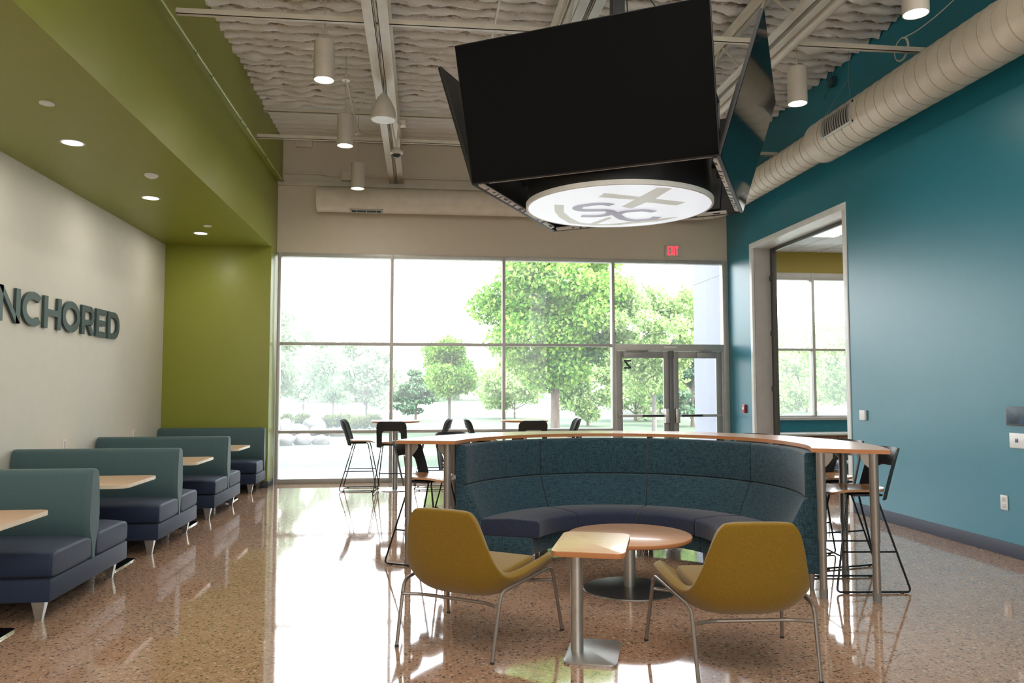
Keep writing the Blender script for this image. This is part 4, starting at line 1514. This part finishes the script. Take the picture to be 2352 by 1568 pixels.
# ================================================================== CURVED COUNTER
ctr = thing('curved_bar_counter', 'curved bar-height counter of four wood tops wrapping behind the sofa', 'bar counter', (SC_[0], SC_[1], 0))
ZT = 1.09
for a0, a1 in ((-29.5, 21), (21, 66), (66, 111), (111, 162)):
    bm = B(); arcsweep(bm, [(1.435, ZT - .03), (1.435, ZT), (1.97, ZT), (1.97, ZT - .03)], a0 + .05, a1 - .05, 20)
    bmesh.ops.recalc_face_normals(bm, faces=bm.faces)
    for f in bm.faces: f.material_index = 1 if abs(f.normal.z) < .5 else 0
    obj('countertop', bm, [M['oaktop'], M['edge']], ctr)
def bar_leg(x, y, rot):
    bm = B()
    cyl(bm, (x, y, .06), (x, y, .43), .027, n=20); cyl(bm, (x, y, .42), (x, y, ZT - .03), .032, n=20)
    lg = obj('leg', bm, M['silver'], ctr)
    bm = B(); cyl(bm, (x, y, 0), (x, y, .065), .030, .031, n=20); obj('foot', bm, mat('grey_foot_cap', (.2, .19, .18), .5), lg)
    bm = B(); c_, s_ = math.cos(rot), math.sin(rot)
    pts = [(0, 0), (.085, 0), (.085, -.035), (.055, -.08), (.035, -.10), (0, -.10)]
    a = [bm.verts.new((x + p[0] * c_ - .008 * s_, y + p[0] * s_ + .008 * c_, ZT - .031 + p[1])) for p in pts]
    b_ = [bm.verts.new((x + p[0] * c_ + .008 * s_, y + p[0] * s_ - .008 * c_, ZT - .031 + p[1])) for p in pts]
    bm.faces.new(a); bm.faces.new(b_[::-1])
    for i in range(6): bm.faces.new((a[i], a[(i + 1) % 6], b_[(i + 1) % 6], b_[i]))
    obj('corner_bracket', bm, M['silver'], lg)
for (x, y) in ((2.945, 5.520), (3.280, 5.385), (-.112, 6.93), (.225, 6.83)):
    ox, oy = x - SC_[0], y - SC_[1]
    outer = math.hypot(ox, oy) > 1.7
    bar_leg(ox, oy, math.atan2(oy, ox) + (PI if outer else 0) + (.0))
for a in (-2, 22, 44, 67, 90, 112, 136):
    ar = math.radians(a)
    bar_leg(1.86 * math.cos(ar), 1.86 * math.sin(ar), ar + PI)

# power cord hanging beside a counter leg on the right
bm = B()
pts = [(3.40, 5.98, .62 - .012 * k + 0) if k % 2 else (3.385, 5.98, .62 - .012 * k) for k in range(46)]
tube(bm, pts, .004, n=5)
tag(obj('coiled_power_cord', bm, M['blackmetal']), 'thin coiled dark cord hanging beside a right counter leg', 'cord')

# ================================================================== TABLES
t = thing('coffee_table', 'low round coffee table with a warm wood top inside the sofa curve', 'coffee table', (1.60, 5.95, 0))
bm = B(); lathe(bm, [(0, .385), (.462, .385), (.475, .392), (.478, .405), (.476, .413), (.470, .416), (0, .416)], n=72)
for f in bm.faces:
    f.material_index = 1 if (f.calc_center_median().xy.length > .468) else 0
obj('tabletop', bm, [M['oaktop'], M['edge']], t)
bm = B(); cyl(bm, (0, 0, .02), (0, 0, .386), .045, n=32); obj('column', bm, M['steel'], t)
bm = B(); lathe(bm, [(0, .024), (.05, .024), (.33, .012), (.355, .008), (.36, .0), (0, 0)], n=64); obj('base_plate', bm, mat('dark_steel_base', (.16, .155, .15), .3, .8), t)

t = thing('side_table', 'small rectangular side table with an off-centre steel post between the mustard chairs', 'side table', (1.0, 4.54, 0), math.radians(-18))
bm = B(); prism(bm, rrect(-.205, .205, -.31, .31, .055, 8), .610, .640, .006, 3)
bmesh.ops.recalc_face_normals(bm, faces=bm.faces)
for f in bm.faces: f.material_index = 1 if abs(f.normal.z) < .5 else 0
obj('tabletop', bm, [M['maple'], M['edge']], t)
bm = B(); cyl(bm, (-.095, .0, .012), (-.095, .0, .612), .038, n=32); obj('post', bm, M['steel'], t)
bm = B(); prism(bm, rrect(-.15, .15, -.22, .22, .04, 8), 0, .014, .003); obj('base_plate', bm, M['steel'], t)

def high_table(label, x, y):
    t = thing('high_round_table', label, 'bar table', (x, y, 0), 0, 'high round tables by the glazing')
    bm = B(); lathe(bm, [(0, 1.028), (.365, 1.028), (.375, 1.034), (.375, 1.052), (.37, 1.056), (0, 1.056)], n=56)
    for f in bm.faces: f.material_index = 1 if (f.calc_center_median().xy.length > .366) else 0
    obj('tabletop', bm, [M['maple'], M['edge']], t)
    bm = B(); cyl(bm, (0, 0, .012), (0, 0, 1.03), .042, n=24); obj('column', bm, M['steel'], t)
    bm = B(); lathe(bm, [(0, .014), (.24, .012), (.25, .0), (0, 0)], n=48); obj('base_plate', bm, M['steel'], t)
high_table('high round table at the left, by the first mullion', -.40, 12.15)
high_table('high round table at the middle of the glazing, behind the counter', 1.60, 12.15)

# ================================================================== BAR STOOLS
def make_stool(label):
    t = thing('bar_stool', label, 'bar stool', (0, 0, 0), 0, 'bar stools with black arched backs')
    bm = B()
    n = 28
    rows = []
    out = []
    for i in range(n):
        a = 2 * PI * i / n
        c_, s_ = math.cos(a), math.sin(a)
        e_ = .62
        out.append((.205 * math.copysign(abs(c_) ** e_, c_), .02 + .205 * math.copysign(abs(s_) ** e_, s_)))
    def dish(p): return .016 * (p[0] / .2) ** 2 + (-.02 * max(0, (p[1] - .12) / .1) ** 2 if p[1] > .12 else 0) + (.02 * max(0, (-p[1] - .10) / .08) ** 2)
    for top in (1, 0):
        zz = .748 if top else .730
        rings = []
        for k in range(0, 6):
            s_ = k / 5
            if k == 0:
                rings.append([bm.verts.new((0, .02, zz + dish((0, .02))))])
            else:
                rings.append([bm.verts.new((p[0] * s_, .02 + (p[1] - .02) * s_, zz + dish((p[0] * s_, .02 + (p[1] - .02) * s_)))) for p in out])
        for a_, b_ in zip(rings, rings[1:]):
            for i in range(n):
                j = (i + 1) % n
                if len(a_) == 1: f = bm.faces.new((a_[0], b_[i], b_[j]))
                else: f = bm.faces.new((a_[i], a_[j], b_[j], b_[i]))
        rows.append(rings[-1])
    for i in range(n):
        j = (i + 1) % n
        bm.faces.new((rows[0][i], rows[0][j], rows[1][j], rows[1][i]))
    obj('seat', bm, M['seatwood'], t)
    # arched back: a band between an outer and an inner outline, wrapped and reclined
    def pos(u, v):
        # u across (-1..1), v height
        k = (v - .70)
        y = -.205 - .27 * k - .06 * k * k + .085 * (abs(u) / .21) ** 2.2
        return (u, y, v)
    ow, iw = .215, .135
    outer, inner = [], []
    for i in range(6):
        f_ = i / 5; outer.append((-ow + .004 * f_, .69 + .25 * f_)); inner.append((-iw - .01 + .01 * f_, .69 + .16 * f_))
    for i in range(1, 11):
        a = PI - PI / 2 * i / 10
        outer.append((-ow + .075 + .071 * math.cos(a) * 1, .985 + .09 * math.sin(a)))
        inner.append((-iw + .055 + .055 * math.cos(a), .875 + .06 * math.sin(a)))
    for i in range(1, 6):
        f_ = i / 5; outer.append(((-ow + .075) * (1 - f_), 1.075)); inner.append(((-iw + .055) * (1 - f_), .935))
    outer = outer + [(-p[0], p[1]) for p in outer[-2::-1]]
    inner = inner + [(-p[0], p[1]) for p in inner[-2::-1]]
    bm = B()
    cols = []
    for o_, i_ in zip(outer, inner):
        cols.append([bm.verts.new(pos(o_[0] + (i_[0] - o_[0]) * s, o_[1] + (i_[1] - o_[1]) * s)) for s in (0, .25, .5, .75, 1)])
    for a_, b_ in zip(cols, cols[1:]):
        for q in range(4): bm.faces.new((a_[q], a_[q + 1], b_[q + 1], b_[q]))
    # straight inner lower lip of each upright joins the shell under the seat
    solidify(bm, .014)
    obj('backrest', bm, M['black'], t, ang=50)
    bm = B()
    box(bm, -.19, .19, -.13, .10, .712, .729, .006)
    obj('seat_pan', bm, M['black'], t)
    for s in (-1, 1):
        bm = B()
        tube(bm, [(s * .12, -.08, .715), (s * .16, -.095, .705), (s * .255, -.29, .012), (s * .255, .27, .012), (s * .16, .13, .705), (s * .12, .11, .715)], .008, .035, 8)
        fr = obj('sled_leg', bm, M['blackmetal'], t)
        bm = B(); cyl(bm, (s * .255, -.22, 0), (s * .255, -.22, .012), .013, n=8); cyl(bm, (s * .255, .20, 0), (s * .255, .20, .012), .013, n=8)
        obj('glide', bm, M['black'], fr)
    def at(s, front, z):
        f_ = (.705 - z) / (.705 - .012)
        return (s * (.16 + .095 * f_), (.13 + .14 * f_) if front else (-.095 - .195 * f_), z)
    bm = B()
    for s in (-1, 1): tube(bm, [at(s, False, .30), at(s, True, .30)], .007, n=8)
    tube(bm, [at(-1, True, .27), at(1, True, .27)], .007, n=8)
    obj('footrest', bm, M['blackmetal'], t)
    return t


st = make_stool('bar stool left of the left high table, facing right')
st.location = (-.93, 12.25, 0); st.rotation_euler = (0, 0, math.radians(-92))
for (x, y, rz, lb) in ((-.42, 11.72, -4, 'bar stool in front of the left high table, arched back toward the camera'),
                       (.16, 12.25, 92, 'bar stool right of the left high table, facing left'),
                       (.97, 12.2, -88, 'bar stool left of the middle high table, facing right'),
                       (1.64, 11.72, 2, 'bar stool in front of the middle high table, only its arched back above the counter'),
                       (2.2, 12.25, 88, 'bar stool right of the middle high table, facing left'),
                       (.065, 7.09, -123, 'bar stool at the left end of the curved counter, behind the left mustard chair'),
                       (.44, 8.22, -150, 'bar stool behind the left back of the curved counter, mostly hidden'),
                       (3.40, 5.85, 84, 'bar stool at the right end of the curved counter, by the teal wall'),
                       (3.60, 6.66, 100, 'bar stool behind the right end of the counter, next to the end stool'),
                       (3.22, 7.55, 128, 'bar stool farther round the right side of the counter, mostly hidden')):
    copy_tree(st, None, (x, y, 0), math.radians(rz), lb)

# ================================================================== MUSTARD CHAIRS
def make_lounge(label):
    t = thing('lounge_chair', label, 'armchair', (0, 0, 0), 0, 'mustard lounge chairs')
    rows = [(-.405, .812, .172, -.400, .803, 4), (-.404, .800, .203, -.396, .782, 4), (-.400, .765, .224, -.388, .748, 4), (-.390, .70, .243, -.368, .688, 3.5),
            (-.374, .60, .266, -.335, .592, 3.2), (-.354, .50, .290, -.295, .508, 3), (-.330, .43, .306, -.248, .468, 3), (-.287, .375, .322, -.185, .462, 3.2), (-.20, .348, .338, -.11, .470, 3.6),
            (-.05, .343, .350, .0, .482, 3.6), (.10, .355, .357, .12, .494, 3.6), (.24, .375, .357, .24, .502, 3.6), (.325, .398, .338, .32, .494, 3.6), (.345, .408, .295, .342, .470, 3.6)]
    ts = [-1, -.95, -.84, -.68, -.45, -.2, 0, .2, .45, .68, .84, .95, 1]
    bm = B()
    G = []
    for (yc, zc, xe, ye, ze, pw) in rows:
        G.append([bm.verts.new((math.copysign(xe * abs(tt) ** .8, tt), yc + (ye - yc) * abs(tt) ** pw, zc + (ze - zc) * abs(tt) ** (pw + .3))) for tt in ts])
    for a, b_ in zip(G, G[1:]):
        for j in range(len(ts) - 1): bm.faces.new((a[j], a[j + 1], b_[j + 1], b_[j]))
    bmesh.ops.recalc_face_normals(bm, faces=bm.faces)
    if sum(f.normal.z for f in bm.faces if f.calc_center_median().y > 0) < 0:
        bmesh.ops.reverse_faces(bm, faces=bm.faces)
    for v in bm.verts:
        v.co.y += .05
        if v.co.z > .6: v.co.z += .025 * (v.co.z - .6) / .2
    o = obj('upholstered_shell', bm, M['mustard'], t, ang=180, recalc=False)
    sd = o.modifiers.new('thickness', 'SOLIDIFY'); sd.thickness = .052; sd.offset = -1.0; sd.use_even_offset = True
    subdiv(o, 2)
    # centre seam on the outside of the back
    bm = B()
    tube(bm, [(.002, -.447, .775), (.002, -.4335, .70), (.002, -.4155, .60), (.002, -.3955, .50), (.002, -.366, .418), (.002, -.309, .341), (.002, -.212, .305)], .0022, n=5)
    for v in bm.verts:
        v.co.y += .05
        if v.co.z > .6: v.co.z += .025 * (v.co.z - .6) / .2
    obj('back_seam', bm, mat('mustard_seam', (.26, .18, .012), .8), t)
    # seat cushion resting in the shell
    bm = B(); box(bm, -.235, .235, -.235, .325, .352, .43, .03, 4)
    for v in bm.verts: v.co.z += .05 * (v.co.y + .2); v.co.y += .04
    obj('seat_pad', bm, M['mustard'], t, ang=60)
    for s in (-1, 1):
        bm = B()
        tube(bm, [(s * .325, -.37, .006), (s * .335, -.285, .375), (s * .392, .29, .415), (s * .425, .37, .006)], .011, .06, 10)
        fr = obj('side_frame', bm, M['taupe'], t)
        bm = B(); cyl(bm, (s * .325, -.37, 0), (s * .325, -.369, .012), .013, n=10); cyl(bm, (s * .425, .37, 0), (s * .425, .37, .012), .013, n=10)
        obj('foot_glide', bm, M['black'], fr)
    bm = B(); tube(bm, [(-.320, -.315, .300), (-.22, -.25, .293), (.22, -.25, .293), (.320, -.315, .300)], .010, .05, 10)
    obj('rear_rail', bm, M['taupe'], t)
    bm = B(); tube(bm, [(-.392, .30, .33), (-.2, .24, .316), (.2, .24, .316), (.392, .30, .33)], .010, .05, 10)
    obj('front_rail', bm, M['taupe'], t)
    return t


lc = make_lounge('mustard lounge chair left of the side table, its back to the camera')
lc.location = (.337, 4.92, 0); lc.rotation_euler = (0, 0, math.radians(-34))
copy_tree(lc, None, (1.775, 4.335, 0), math.radians(-3), 'mustard lounge chair right of the side table, its back to the camera')

# ================================================================== SIDE ROOM FURNITURE
t = thing('low_cabinet', 'brown low cabinet with a white top under the side room window', 'cabinet', (6.0, 14.02, 0))
bm = B(); box(bm, 0, 4.6, .03, .545, .08, .66, .003); obj('body', bm, M['cabinet'], t)
bm = B(); box(bm, -.02, 4.62, 0, .555, .66, .70, .004); obj('worktop', bm, M['whitetrim'], t)
bm = B(); box(bm, .05, 4.55, .08, .54, 0, .08); obj('plinth', bm, M['grille'], t)
for k in range(5):
    bm = B(); box(bm, .03 + k * .91, .92 + k * .91, .012, .03, .10, .64, .003); d = obj('door', bm, M['cabinet'], t)
    bm = B(); tube(bm, [(.80 + k * .91, .012, .5), (.80 + k * .91, -.01, .5), (.80 + k * .91, -.01, .6), (.80 + k * .91, .012, .6)], .005, n=6); obj('handle', bm, M['steel'], d)

t = thing('guest_chair', 'dark patterned guest chair with steel arms seen through the tall opening', 'chair', (6.10, 10.55, 0), math.radians(80))
bm = B(); box(bm, -.27, .27, -.25, .27, .40, .50, .03, 3); obj('seat', bm, M['patterned'], t, ang=60)
bm = B(); box(bm, -.26, .26, -.31, -.24, .50, .92, .03, 3); obj('backrest', bm, mat('lilac_grey_fabric', (.34, .34, .42), .7), t, ang=60)
for s in (-1, 1):
    bm = B(); tube(bm, [(s * .29, -.28, .0), (s * .29, -.28, .66), (s * .29, .24, .66), (s * .29, .24, 0)], .012, .05, 8); obj('arm_frame', bm, M['steel'], t)
bm = B(); tube(bm, [(-.29, .2, .39), (.29, .2, .39)], .01, n=6); tube(bm, [(-.29, -.27, .39), (.29, -.27, .39)], .01, n=6); obj('seat_rail', bm, M['steel'], t)
